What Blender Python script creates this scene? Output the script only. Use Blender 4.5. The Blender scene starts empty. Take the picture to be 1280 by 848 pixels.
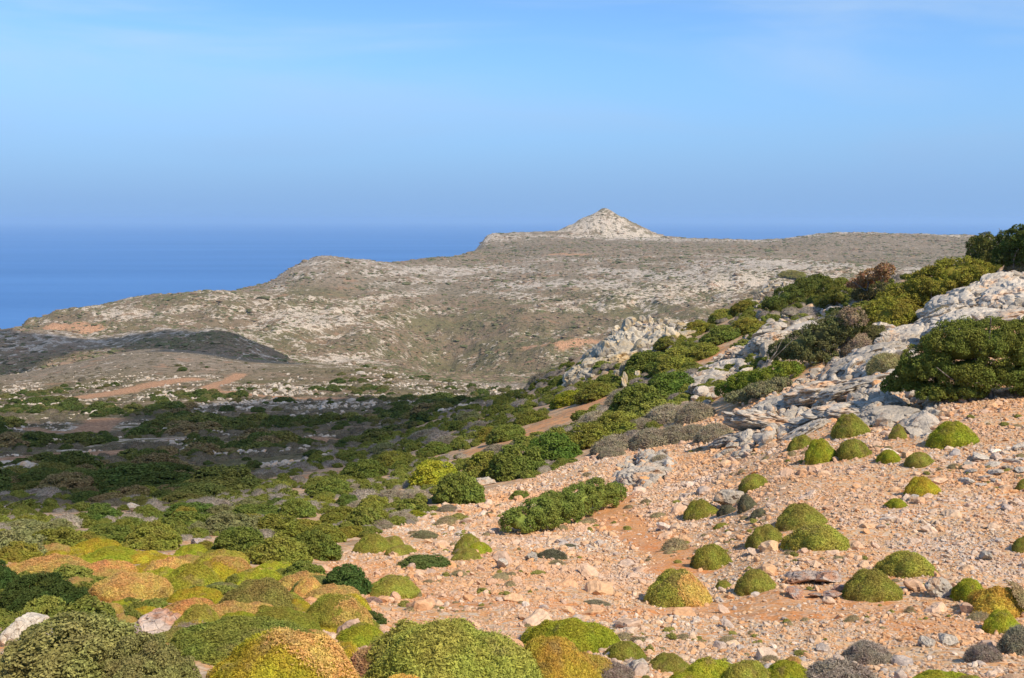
import bpy, math, random
import numpy as np
from mathutils import Vector, Euler, Matrix

random.seed(7)
RNG = np.random.default_rng(7)
SC = bpy.context.scene
COL = SC.collection

# ------------------------------------------------------------------ camera
FPX = 1372.0                      # focal length in photograph pixels (1280 wide)
PITCH = math.atan((424 - 275) / FPX)
SEA_Z = -220.0
cam_data = bpy.data.cameras.new('camera')
cam_data.sensor_width = 36.0
cam_data.lens = FPX / 1280 * 36.0
cam_data.clip_start = 0.1
cam_data.clip_end = 200000.0
cam = bpy.data.objects.new('camera', cam_data)
cam.location = (0, 0, 0)
cam.rotation_euler = (math.pi / 2 - PITCH, 0, 0)
COL.objects.link(cam)
SC.camera = cam

# ------------------------------------------------------------------ sky and sun
SUN_EL = math.radians(45)
SUN_AZ = math.radians(137)        # clockwise from the view direction
SUN_DIR = np.array([math.sin(SUN_AZ) * math.cos(SUN_EL), math.cos(SUN_AZ) * math.cos(SUN_EL), math.sin(SUN_EL)])


def build_world():
    w = bpy.data.worlds.new('World')
    SC.world = w
    w.use_nodes = True
    nt = w.node_tree
    nt.nodes.clear()
    n = nt.nodes.new
    L = nt.links.new
    out = n('ShaderNodeOutputWorld')
    bg = n('ShaderNodeBackground')
    sky = n('ShaderNodeTexSky')
    sky.sky_type = 'NISHITA'
    sky.sun_disc = False
    sky.sun_elevation = SUN_EL
    sky.sun_rotation = SUN_AZ
    sky.altitude = 220
    sky.air_density = 1.0
    sky.dust_density = 0.0
    sky.ozone_density = 6.0
    # the same blue cast over the whole sky
    tint = n('ShaderNodeMix'); tint.data_type = 'RGBA'; tint.blend_type = 'MULTIPLY'
    tint.inputs[0].default_value = 1.0
    tint.inputs[7].default_value = SKY_TINT
    L(sky.outputs[0], tint.inputs[6])
    tc = n('ShaderNodeTexCoord')
    # the hazy layer of air lying round the whole horizon
    sep = n('ShaderNodeSeparateXYZ')
    L(tc.outputs['Generated'], sep.inputs[0])
    lay = n('ShaderNodeMapRange'); lay.interpolation_type = 'SMOOTHSTEP'
    for i_, v_ in ((1, 0.0), (2, 0.185), (3, 0.97), (4, 0.0)):
        lay.inputs[i_].default_value = v_
    L(sep.outputs[2], lay.inputs[0])
    hz = n('ShaderNodeMix'); hz.data_type = 'RGBA'
    hz.inputs[7].default_value = HORIZON_HAZE
    L(lay.outputs[0], hz.inputs[0])
    # thin cirrus veils
    mp = n('ShaderNodeMapping')
    mp.inputs['Scale'].default_value = (1.1, 1.1, 7.0)
    mp.inputs['Location'].default_value = CIRRUS_OFFSET
    mp.inputs['Rotation'].default_value = (0.0, math.radians(7), 0.0)
    L(tc.outputs['Generated'], mp.inputs[0])
    no = n('ShaderNodeTexNoise')
    no.inputs['Scale'].default_value = 1.7
    no.inputs['Detail'].default_value = 7
    no.inputs['Roughness'].default_value = 0.52
    no.inputs['Distortion'].default_value = 0.5
    L(mp.outputs[0], no.inputs[0])
    mr = n('ShaderNodeMapRange')
    mr.interpolation_type = 'SMOOTHSTEP'
    mr.inputs[1].default_value = 0.42
    mr.inputs[2].default_value = 0.72
    mr.inputs[3].default_value = 0.0
    mr.inputs[4].default_value = 0.5
    L(no.outputs[0], mr.inputs[0])
    mix = n('ShaderNodeMix'); mix.data_type = 'RGBA'
    mix.inputs[7].default_value = CIRRUS_COLOR
    L(mr.outputs[0], mix.inputs[0])
    L(tint.outputs[2], mix.inputs[6])
    L(mix.outputs[2], hz.inputs[6])
    L(hz.outputs[2], bg.inputs[0])
    bg.inputs[1].default_value = SKY_STRENGTH
    L(bg.outputs[0], out.inputs[0])


SKY_TINT = (0.90, 1.11, 1.30, 1)
SKY_STRENGTH = 0.13
HORIZON_HAZE = (0.245 / 0.13, 0.445 / 0.13, 0.80 / 0.13, 1)
CIRRUS_OFFSET = (2.35, 0.51, -0.17)
CIRRUS_COLOR = (0.60 / 0.13, 0.76 / 0.13, 0.95 / 0.13, 1)
build_world()

sun_data = bpy.data.lights.new('sun', 'SUN')
sun_data.energy = 5.0
sun_data.angle = math.radians(0.53)
sun_data.color = (1.0, 0.90, 0.76)
sun = bpy.data.objects.new('sun', sun_data)
sun.rotation_euler = Vector(SUN_DIR).to_track_quat('Z', 'Y').to_euler()
sun.location = (60, -40, 80)
COL.objects.link(sun)

SC.view_settings.view_transform = 'Standard'
SC.view_settings.look = 'None'
SC.view_settings.gamma = 1.0
SC.view_settings.use_curve_mapping = False
SC.view_settings.exposure = 0.0
SC.render.engine = 'CYCLES'
SC.cycles.max_bounces = 6
SC.cycles.diffuse_bounces = 2
SC.cycles.glossy_bounces = 2
SC.cycles.transmission_bounces = 2
SC.cycles.transparent_max_bounces = 8
SC.cycles.volume_bounces = 1
SC.cycles.use_denoising = True
SC.cycles.sample_clamp_indirect = 6.0

# ------------------------------------------------------------------ small numeric helpers
def pix_dir(px, py):
    px = np.asarray(px, float); py = np.asarray(py, float)
    u = -(py - 424.0) / FPX
    c, s = math.cos(PITCH), math.sin(PITCH)
    return (px - 640.0) / FPX, c + u * s, -s + u * c


def at(px, py, Y):
    dx, dy, dz = pix_dir(px, py)
    t = np.asarray(Y, float) / dy
    return np.stack([dx * t, dy * t, dz * t], -1)


def to_pix(P):
    P = np.asarray(P, float)
    c, s = math.cos(PITCH), math.sin(PITCH)
    d = P[..., 1] * c - P[..., 2] * s
    u = P[..., 1] * s + P[..., 2] * c
    return 640 + FPX * P[..., 0] / d, 424 - FPX * u / d, d


def pchip(x, y, xq):
    """monotone cubic; y may be (n,) or (n, m)"""
    x = np.asarray(x, float); y = np.asarray(y, float)
    one = y.ndim == 1
    if one:
        y = y[:, None]
    h = np.diff(x)[:, None]
    d = np.diff(y, axis=0) / h
    m = np.zeros_like(y)
    w1 = 2 * h[1:] + h[:-1]; w2 = h[1:] + 2 * h[:-1]
    ok = d[:-1] * d[1:] > 0
    with np.errstate(divide='ignore', invalid='ignore'):
        hm = (w1 + w2) / (w1 / d[:-1] + w2 / d[1:])
    m[1:-1] = np.where(ok, hm, 0)
    m[0] = d[0]; m[-1] = d[-1]
    xq = np.clip(xq, x[0], x[-1])
    i = np.clip(np.searchsorted(x, xq) - 1, 0, len(x) - 2)
    t = ((xq - x[i]) / (x[i + 1] - x[i]))[:, None]
    hh = h[i]
    r = ((1 + 2 * t) * (1 - t) ** 2 * y[i] + t * (1 - t) ** 2 * hh * m[i]
         + t * t * (3 - 2 * t) * y[i + 1] + t * t * (t - 1) * hh * m[i + 1])
    return r[:, 0] if one else r


def smooth(a, b, x):
    t = np.clip((np.asarray(x, float) - a) / (b - a), 0, 1)
    return t * t * (3 - 2 * t)


_PERM = np.random.default_rng(11).permutation(512).astype(np.int64)
_PERM = np.concatenate([_PERM, _PERM])
_G2 = np.stack([np.cos(np.arange(512) * 2 * np.pi / 512), np.sin(np.arange(512) * 2 * np.pi / 512)], 1)


def perlin(x, y, seed=0):
    x = np.asarray(x, float) + seed * 37.13; y = np.asarray(y, float) - seed * 19.7
    xi = np.floor(x).astype(np.int64); yi = np.floor(y).astype(np.int64)
    xf = x - xi; yf = y - yi
    u = xf ** 3 * (xf * (xf * 6 - 15) + 10); v = yf ** 3 * (yf * (yf * 6 - 15) + 10)

    def g(ix, iy, fx, fy):
        h = _PERM[(_PERM[ix & 511] + iy) & 511]
        return _G2[h, 0] * fx + _G2[h, 1] * fy
    a = g(xi, yi, xf, yf); b = g(xi + 1, yi, xf - 1, yf)
    c = g(xi, yi + 1, xf, yf - 1); d = g(xi + 1, yi + 1, xf - 1, yf - 1)
    return (a * (1 - u) + b * u) * (1 - v) + (c * (1 - u) + d * u) * v


def fbm(x, y, octaves=4, gain=0.5, seed=0):
    r = 0; a = 1.0; f = 1.0
    for o in range(octaves):
        r = r + a * perlin(x * f, y * f, seed + o * 3)
        a *= gain; f *= 2.03
    return r


def ridged(x, y, octaves=3, seed=0):
    r = 0; a = 1.0; f = 1.0
    for o in range(octaves):
        r = r + a * (0.5 - np.abs(perlin(x * f, y * f, seed + o * 5)) * 1.6)
        a *= 0.5; f *= 2.1
    return r


_R3 = np.random.default_rng(5).random((32, 32, 32))


def noise3(p, seed=0):
    p = np.asarray(p, float) + seed * 7.31
    i = np.floor(p).astype(int); f = p - i
    f = f * f * (3 - 2 * f)
    r = 0
    for dx in (0, 1):
        for dy in (0, 1):
            for dz in (0, 1):
                w = (f[:, 0] if dx else 1 - f[:, 0]) * (f[:, 1] if dy else 1 - f[:, 1]) * (f[:, 2] if dz else 1 - f[:, 2])
                r = r + w * _R3[(i[:, 0] + dx) & 31, (i[:, 1] + dy) & 31, (i[:, 2] + dz) & 31]
    return r * 2 - 1


def in_poly(px, py, poly):
    px = np.asarray(px, float); py = np.asarray(py, float)
    r = np.zeros(px.shape, bool)
    n = len(poly)
    for k in range(n):
        x1, y1 = poly[k]; x2, y2 = poly[(k + 1) % n]
        if y1 == y2:
            continue
        c = ((y1 > py) != (y2 > py)) & (px < (x2 - x1) * (py - y1) / (y2 - y1) + x1)
        r ^= c
    return r


def line_dist(px, py, pts):
    d = np.full(np.shape(px), 1e9)
    for (x1, y1), (x2, y2) in zip(pts[:-1], pts[1:]):
        vx, vy = x2 - x1, y2 - y1
        t = np.clip(((px - x1) * vx + (py - y1) * vy) / (vx * vx + vy * vy), 0, 1)
        d = np.minimum(d, np.hypot(px - x1 - t * vx, py - y1 - t * vy))
    return d


# ------------------------------------------------------------------ the lie of the land
# for each bearing (named by its photo column) the line of sight at which the ground stands at each distance
NEAR = {
    -250: [(3, -900), (7, 848), (9, 795), (12, 750), (17, 706), (24, 672), (38, 650), (60, 622), (95, 595), (150, 566), (230, 535), (330, 510), (430, 500), (560, 485), (700, 480)],
    0: [(3, -900), (7, 848), (9, 795), (12, 750), (17, 706), (24, 670), (38, 646), (60, 618), (95, 590), (150, 560), (230, 525), (330, 500), (430, 489), (560, 470), (650, 474), (700, 480)],
    200: [(3, -900), (7, 848), (9, 795), (12, 750), (17, 706), (25, 667), (40, 641), (65, 612), (100, 583), (150, 552), (240, 520), (350, 492), (450, 474), (600, 438), (660, 440), (700, 449)],
    330: [(3, -900), (7.5, 850), (10, 790), (13, 748), (18, 706), (27, 664), (42, 634), (67, 604), (100, 578), (145, 551), (230, 520), (330, 496), (440, 478), (580, 453), (640, 452), (700, 459)],
    450: [(3, -900), (8, 850), (11, 785), (14, 745), (20, 703), (30, 654), (45, 623), (70, 594), (100, 572), (140, 550), (220, 520), (300, 500), (420, 482), (560, 460), (640, 461), (700, 467)],
    550: [(3, -900), (8, 855), (11.5, 780), (15, 737), (22, 690), (31, 650), (45, 614), (66, 580), (95, 552), (135, 525), (180, 514), (260, 506), (380, 492), (520, 478), (620, 478), (700, 479)],
    640: [(3, -900), (8, 855), (12, 770), (17, 717), (24, 674), (33, 640), (45, 603), (60, 568), (90, 533), (130, 503), (150, 498), (220, 505), (320, 499), (450, 488), (600, 485), (700, 483)],
    760: [(3, -900), (8, 855), (13, 770), (20, 702), (28, 650), (38, 603), (50, 562), (70, 525), (95, 490), (125, 452), (145, 432), (160, 436), (200, 460), (300, 472), (450, 479), (600, 481), (700, 479)],
    880: [(3, -900), (8.5, 855), (13, 775), (19, 707), (26, 646), (34, 598), (45, 556), (60, 510), (80, 465), (105, 428), (135, 404), (150, 405), (200, 430), (300, 455), (450, 468), (600, 470), (700, 469)],
    1000: [(3, -900), (8.5, 855), (14, 750), (20, 664), (26, 604), (33, 560), (45, 505), (58, 462), (78, 422), (105, 384), (132, 360), (150, 362), (190, 390), (300, 430), (450, 455), (600, 458), (700, 457)],
    1130: [(3, -900), (8.5, 855), (14, 745), (20, 652), (26, 584), (33, 530), (42, 472), (52, 428), (66, 390), (85, 360), (105, 351), (125, 356), (160, 375), (250, 412), (400, 440), (600, 447), (700, 449)],
    1280: [(3, -900), (8.5, 850), (14, 742), (20, 642), (26, 566), (33, 507), (42, 442), (55, 365), (70, 317), (80, 314), (100, 325), (130, 345), (250, 400), (400, 430), (600, 441), (700, 442)],
    1560: [(3, -900), (8.5, 850), (14, 735), (20, 630), (26, 550), (33, 485), (42, 410), (55, 320), (70, 262), (90, 250), (130, 262), (250, 335), (400, 400), (600, 432), (700, 438)],
}
FAR = {
    -300: [(700, 480), (780, 445), (850, 425), (920, 436), (1000, 460), (1250, 480), (1600, 520), (2300, 560), (4000, 600)],
    0: [(700, 480), (780, 440), (850, 413), (920, 426), (1000, 450), (1250, 458), (1600, 478), (1900, 520), (4000, 600)],
    30: [(700, 475), (780, 440), (850, 414), (920, 427), (1000, 448), (1250, 445), (1500, 414), (1620, 410), (1750, 430), (1900, 475), (2300, 520), (4000, 600)],
    60: [(700, 470), (780, 438), (850, 415), (920, 429), (1000, 445), (1250, 432), (1500, 407), (1620, 400), (1750, 412), (1900, 450), (2300, 500), (4000, 600)],
    120: [(700, 455), (780, 437), (850, 424), (920, 434), (1000, 440), (1250, 425), (1450, 402), (1600, 387), (1700, 383), (1850, 410), (2000, 460), (2300, 520), (4000, 600)],
    200: [(700, 447), (800, 421), (850, 415), (920, 425), (1000, 435), (1250, 418), (1450, 395), (1650, 369), (1800, 385), (2000, 440), (2300, 500), (4000, 600)],
    270: [(700, 444), (780, 416), (820, 412), (900, 425), (1000, 433), (1250, 415), (1450, 390), (1650, 366), (1800, 372), (2000, 410), (2300, 480), (4000, 600)],
    335: [(700, 458), (800, 438), (850, 442), (1000, 442), (1250, 420), (1500, 386), (1700, 362), (1800, 354), (1950, 370), (2200, 440), (2500, 500), (4000, 600)],
    370: [(700, 462), (800, 455), (900, 458), (1000, 447), (1250, 420), (1500, 386), (1700, 355), (1850, 333), (2000, 345), (2250, 420), (2600, 480), (4000, 600)],
    405: [(700, 464), (800, 462), (900, 464), (1000, 452), (1250, 422), (1500, 388), (1700, 354), (1880, 321), (2050, 335), (2300, 390), (2700, 450), (4000, 600)],
    440: [(700, 466), (800, 466), (1000, 454), (1250, 425), (1500, 391), (1700, 359), (1900, 325), (2050, 333), (2300, 370), (2700, 430), (4000, 600)],
    490: [(700, 470), (800, 470), (1000, 458), (1250, 430), (1500, 395), (1700, 365), (1900, 335), (2000, 329), (2200, 340), (2500, 380), (2800, 430), (4000, 600)],
    550: [(700, 477), (800, 477), (1000, 470), (1250, 446), (1500, 402), (1700, 371), (1900, 342), (2100, 323), (2300, 330), (2600, 360), (3000, 420), (4000, 600)],
    592: [(700, 480), (800, 480), (1000, 472), (1250, 440), (1500, 400), (1700, 371), (1900, 343), (2200, 320), (2400, 316), (2650, 315), (2800, 322), (3000, 360), (3300, 420), (4000, 600)],
    614: [(700, 481), (800, 480), (1000, 472), (1250, 436), (1500, 398), (1700, 370), (1900, 343), (2200, 321), (2500, 315), (2640, 308), (2720, 294), (2900, 293), (3000, 300), (3200, 360), (3500, 420), (4000, 600)],
    690: [(700, 481), (800, 479), (1000, 467), (1250, 430), (1500, 392), (1700, 362), (1900, 335), (2200, 315), (2500, 307), (2750, 298), (2900, 291), (3050, 290), (3300, 320), (3700, 400), (4000, 600)],
    820: [(700, 474), (1000, 455), (1250, 418), (1500, 380), (1700, 352), (1900, 328), (2200, 312), (2500, 306), (2750, 301), (2900, 297), (3050, 296), (3300, 320), (3700, 400), (4000, 600)],
    950: [(700, 463), (1000, 440), (1250, 405), (1500, 370), (1700, 340), (1850, 324), (2000, 324), (2200, 317), (2500, 308), (2750, 303), (2900, 301), (3050, 303), (3300, 330), (4000, 600)],
    1050: [(700, 454), (1000, 427), (1250, 392), (1500, 360), (1700, 338), (1800, 330), (1950, 332), (2200, 321), (2500, 304), (2700, 293), (2850, 291.5), (3050, 296), (3300, 330), (4000, 600)],
    1120: [(700, 450), (1000, 420), (1250, 388), (1500, 362), (1700, 350), (1900, 338), (2200, 320), (2500, 303), (2700, 294), (2850, 293), (3050, 298), (3300, 330), (4000, 600)],
    1200: [(700, 446), (1000, 415), (1250, 386), (1500, 365), (1700, 352), (1900, 338), (2200, 320), (2500, 304), (2700, 297), (2850, 295), (3050, 300), (3300, 330), (4000, 600)],
    1320: [(700, 443), (1000, 410), (1250, 385), (1500, 365), (1700, 352), (1900, 338), (2200, 321), (2500, 308), (2700, 301), (2850, 300), (3050, 306), (3300, 330), (4000, 600)],
    1560: [(700, 438), (1000, 405), (1250, 385), (1500, 365), (1700, 352), (1900, 340), (2200, 325), (2500, 315), (2700, 310), (2850, 310), (3050, 316), (3300, 340), (4000, 600)],
}
TS = np.linspace(-0.9, 0.9, 721)
TL = np.linspace(math.log(2.0), math.log(4300.0), 900)


def tan_of(py):
    _, dy, dz = pix_dir(640, py)
    return dz / dy


def build_table(cols):
    ks = sorted(cols)
    rows = []
    for k in ks:
        pts = cols[k]
        ly = [math.log(a) for a, _ in pts]
        tv = [(-1.85 / a if b == -900 else float(tan_of(b))) for a, b in pts]
        v = pchip(ly, tv, TL)
        rows.append(v)
    rows = np.array(rows)                                   # columns x distances
    s = np.array([(k - 640) / FPX for k in ks])
    return pchip(s, rows, TS)                               # TS x TL


_TN = build_table(NEAR)
_TF = build_table(FAR)
_w = smooth(math.log(640), math.log(760), TL)[None, :]
TABLE = _TN * (1 - _w) + _TF * _w
# rounded over neighbouring bearings
for _ in range(2):
    TABLE[1:-1] = 0.25 * TABLE[:-2] + 0.5 * TABLE[1:-1] + 0.25 * TABLE[2:]

CONE_AT = at(755, 300, 2960)
CONE_TOP = float(at(755, 258, 2960)[2])


def base_height(x, y):
    y = np.maximum(np.asarray(y, float), 2.0)
    s = np.clip(np.asarray(x, float) / y, -0.899, 0.899)
    fs = (s - TS[0]) / (TS[1] - TS[0])
    fl = np.clip((np.log(y) - TL[0]) / (TL[1] - TL[0]), 0, len(TL) - 1.001)
    i = np.clip(fs.astype(int), 0, len(TS) - 2); j = fl.astype(int)
    a = fs - i; b = fl - j
    t = (TABLE[i, j] * (1 - a) + TABLE[i + 1, j] * a) * (1 - b) + (TABLE[i, j + 1] * (1 - a) + TABLE[i + 1, j + 1] * a) * b
    return t * y


def height(x, y):
    x = np.asarray(x, float); y = np.asarray(y, float)
    z = base_height(x, y)
    # roughness of the ground at every scale, growing with the size of the land forms
    near = 1 - smooth(60, 160, y)
    z = z + near * (0.10 * fbm(x / 2.6, y / 2.6, 3, seed=1) + 0.035 * fbm(x / 0.5, y / 0.5, 3, seed=2))
    mid = smooth(50, 140, y) * (1 - smooth(500, 900, y))
    z = z + mid * (0.75 * fbm(x / 22, y / 22, 5, 0.52, seed=3))
    far = smooth(450, 1000, y)
    hills = 4.5 * fbm(x / 120, y / 120, 3, seed=4) + 3.4 * ridged(x / 55, y / 75, 4, seed=6) + 1.3 * fbm(x / 9, y / 9, 3, 0.6, seed=9)
    hills = hills + 1.8 * ridged(x / 14, y / 22, 2, seed=19) * smooth(760, 850, y) + 2.5 * smooth(2300, 2650, y) * fbm(x / 28, y / 40, 3, 0.6, seed=23)
    edge = 1 - 0.25 * smooth(1500, 1650, y)
    body = smooth(980, 1120, y) * (1 - smooth(1480, 1640, y - 0.35 * np.clip(x, 0, 900)))
    hills = hills + body * (19.0 * ridged(x / 190, y / 300, 3, seed=61) + 7.0 * ridged(x / 70, y / 130, 2, seed=63))
    z = z + far * hills * edge
    # gullies running down the far slope
    g = np.exp(-((x + 95 - (1500 - y) * 0.10) / 60) ** 2) * smooth(950, 1150, y) * (1 - smooth(1450, 1700, y))
    z = z - 20 * g
    # the cone
    dx = x - CONE_AT[0]; dy = y - CONE_AT[1]
    r = np.hypot(dx, dy * 0.9) + 6 * fbm(x / 40, y / 40, 3, seed=14)
    cz = CONE_TOP - 0.63 * np.sqrt(r * r + 60) + 0.0007 * r * r + 5.5 * ridged(x / 30, y / 34, 4, seed=15) * smooth(16, 70, r)
    k = 5.0
    hmx = np.maximum(z, cz) + np.where(np.abs(z - cz) < k, (k - np.abs(z - cz)) ** 2 / (4 * k), 0)
    z = np.where((r < 260) & (y > 2400), hmx, z)
    return np.maximum(z, SEA_Z - 1.5)


# the ground sampled once; the same grid becomes the terrain mesh, so things stand exactly on it
GS = np.concatenate([np.linspace(-0.88, -0.53, 30)[:-1], np.linspace(-0.53, 0.53, 760), np.linspace(0.53, 0.88, 30)[1:]])
GL = np.concatenate([np.linspace(math.log(2.0), math.log(7.0), 30)[:-1], np.linspace(math.log(7.0), math.log(3700.0), 760)])
GSS, GYY = np.meshgrid(GS, np.exp(GL), indexing='xy')
GXX = GSS * GYY
GZ = height(GXX, GYY)
_IS = np.arange(len(GS)); _IL = np.arange(len(GL))


ROCK_POLYS = [
    [(1040, 430), (1110, 385), (1165, 375), (1195, 340), (1300, 325), (1300, 405), (1200, 405), (1130, 445), (1080, 455)],
    [(920, 525), (1000, 475), (1060, 436), (1120, 436), (1130, 480), (1170, 510), (1160, 550), (1060, 520), (980, 545), (925, 560)],
    [(930, 430), (960, 402), (1000, 398), (1060, 372), (1078, 390), (1000, 425), (965, 455), (900, 470), (860, 500), (850, 490), (890, 455)],
    [(720, 470), (745, 440), (780, 405), (800, 400), (870, 405), (880, 415), (820, 440), (770, 450), (735, 475)],
    [(770, 600), (795, 565), (840, 565), (838, 590), (810, 606)],
]


def soft_poly(px, py, poly, blur):
    """a mask with wavy edges"""
    r = np.zeros(px.shape)
    for k in range(6):
        a = k * math.pi / 3
        r += in_poly(px + blur * math.cos(a), py + 0.5 * blur * math.sin(a), poly)
    return r / 6


def cells(x, y, seed=0):
    """broken blocks: each point's own block level, and the distance to the joint"""
    x = np.asarray(x, float); y = np.asarray(y, float)
    ix = np.floor(x).astype(np.int64); iy = np.floor(y).astype(np.int64)
    d1 = np.full(x.shape, 9.0); d2 = np.full(x.shape, 9.0); lv = np.zeros(x.shape)
    for ox in (-1, 0, 1):
        for oy in (-1, 0, 1):
            h = _PERM[(_PERM[(ix + ox + seed * 17) & 511] + iy + oy) & 511]
            cx = ix + ox + (h % 23) / 23.0; cy = iy + oy + ((h // 23) % 22) / 22.0
            d = np.hypot(x - cx, y - cy)
            near = d < d1
            d2 = np.where(near, d1, np.minimum(d2, d))
            lv = np.where(near, ((h * 7) % 97) / 97.0 - 0.5 + 0.5 * ((x - cx) * ((h % 7) / 3.5 - 1) + (y - cy) * ((h % 5) / 2.5 - 1)), lv)
            d1 = np.where(near, d, d1)
    return lv, d2 - d1


# bare rock breaks up into blocks
def rock_zone():
    m = np.zeros(GZ.shape)
    b = (GYY > 20) & (GYY < 185)
    px, py, _ = to_pix(np.stack([GXX[b], GYY[b], GZ[b]], -1))
    wx = 14 * fbm(GXX[b] / 6, GYY[b] / 6, 3, seed=41); wy = 10 * fbm(GXX[b] / 6, GYY[b] / 6, 3, seed=42)
    v = np.zeros(px.shape)
    for poly in ROCK_POLYS:
        v = np.maximum(v, soft_poly(px + wx, py + wy, poly, 8))
    m[b] = v
    return m


G_ROCK = rock_zone()
_k = np.clip(GYY / 60, 0.5, 2.2)
_b = G_ROCK > 0
for _sz, _amp in ((1.7, 0.75), (0.6, 0.22)):
    _lv, _e = cells(GXX[_b] / (_sz * _k[_b]), GYY[_b] / (_sz * 1.2 * _k[_b]), 3)
    GZ[_b] += G_ROCK[_b] * _amp * _k[_b] * (_lv - 0.55 * (1 - smooth(0.0, 0.22, _e)))


def ground(x, y):
    y = np.maximum(np.asarray(y, float), 2.01)
    fs = np.clip(np.interp(np.asarray(x, float) / y, GS, _IS), 0, len(GS) - 1.001)
    fl = np.clip(np.interp(np.log(y), GL, _IL), 0, len(GL) - 1.001)
    i = fs.astype(int); j = fl.astype(int); a = fs - i; b = fl - j
    return (GZ[j, i] * (1 - a) + GZ[j, i + 1] * a) * (1 - b) + (GZ[j + 1, i] * (1 - a) + GZ[j + 1, i + 1] * a) * b


def ground_hit(px, py, ymin=4.0, ymax=3600.0):
    """first place where the line of sight through a photo point meets the ground"""
    px = np.atleast_1d(np.asarray(px, float)); py = np.atleast_1d(np.asarray(py, float))
    px, py = np.broadcast_arrays(px, py)
    dx, dy, dz = pix_dir(px, py)
    ys = np.exp(np.linspace(math.log(ymin), math.log(ymax), 1100))
    out = []
    for k in range(0, len(px), 400):
        X = (dx[k:k + 400] / dy[k:k + 400])[:, None] * ys[None, :]
        YB = np.broadcast_to(ys[None, :], X.shape)
        g = (dz[k:k + 400] / dy[k:k + 400])[:, None] * ys[None, :] - ground(X, YB)
        below = g <= 0
        first = np.where(below.any(1), below.argmax(1), len(ys) - 1)
        first = np.maximum(first, 1)
        r = np.arange(len(first))
        g0 = g[r, first - 1]; g1 = g[r, first]
        f = np.where(g0 > 0, g0 / np.maximum(g0 - g1, 1e-9), 1.0)
        out.append(ys[first - 1] + (ys[first] - ys[first - 1]) * np.clip(f, 0, 1))
    res = np.concatenate(out)
    x = dx / dy * res
    return np.stack([x, res, ground(x, res)], -1)


def ground_normal(x, y, e=0.3):
    x = np.asarray(x, float); y = np.asarray(y, float)
    hx = (ground(x + e, y) - ground(x - e, y)) / (2 * e)
    hy = (ground(x, y + e) - ground(x, y - e)) / (2 * e)
    n = np.stack([-hx, -hy, np.ones_like(hx)], -1)
    return n / np.linalg.norm(n, axis=-1, keepdims=True)


# ------------------------------------------------------------------ mesh and object helpers
def mesh_from(name, verts, faces_flat, loop_sizes, smooth_shade=False):
    me = bpy.data.meshes.new(name)
    verts = np.asarray(verts, np.float32)
    faces_flat = np.asarray(faces_flat, np.int32).ravel()
    loop_sizes = np.asarray(loop_sizes, np.int32)
    me.vertices.add(len(verts))
    me.vertices.foreach_set('co', verts.ravel())
    me.loops.add(len(faces_flat))
    me.loops.foreach_set('vertex_index', faces_flat)
    me.polygons.add(len(loop_sizes))
    starts = np.concatenate([[0], np.cumsum(loop_sizes)[:-1]]).astype(np.int32)
    me.polygons.foreach_set('loop_start', starts)
    if smooth_shade:
        me.polygons.foreach_set('use_smooth', np.ones(len(loop_sizes), bool))
    me.update(calc_edges=True)
    return me


class Geo:
    """collects triangles and quads, with a colour-choice value per vertex"""
    def __init__(self):
        self.v = []; self.f = []; self.s = []; self.sm = []; self.n = 0

    def add(self, verts, faces, smooth_shade=False):
        verts = np.asarray(verts, float); faces = np.asarray(faces, int)
        self.v.append(verts); self.f.append((faces + self.n).ravel())
        self.s.append(np.full(len(faces), faces.shape[1]))
        self.sm.append(np.full(len(faces), smooth_shade))
        self.n += len(verts)

    def mesh(self, name, mat=None):
        me = mesh_from(name, np.concatenate(self.v), np.concatenate(self.f), np.concatenate(self.s))
        me.polygons.foreach_set('use_smooth', np.concatenate(self.sm).astype(bool))
        if mat:
            me.materials.append(mat)
        return me


def new_obj(name, me, parent=None, loc=None, color=None):
    o = bpy.data.objects.new(name, me)
    COL.objects.link(o)
    if parent is not None:
        o.parent = parent
    if loc is not None:
        o.location = loc
    if color is not None:
        o.color = (*color, 1.0)
    return o


def tag(o, label=None, category=None, group=None, kind=None):
    if label: o['label'] = label
    if category: o['category'] = category
    if group: o['group'] = group
    if kind: o['kind'] = kind
    return o


def empty(name, loc):
    o = bpy.data.objects.new(name, None)
    o.empty_display_size = 0.2
    o.location = loc
    COL.objects.link(o)
    return o


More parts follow.
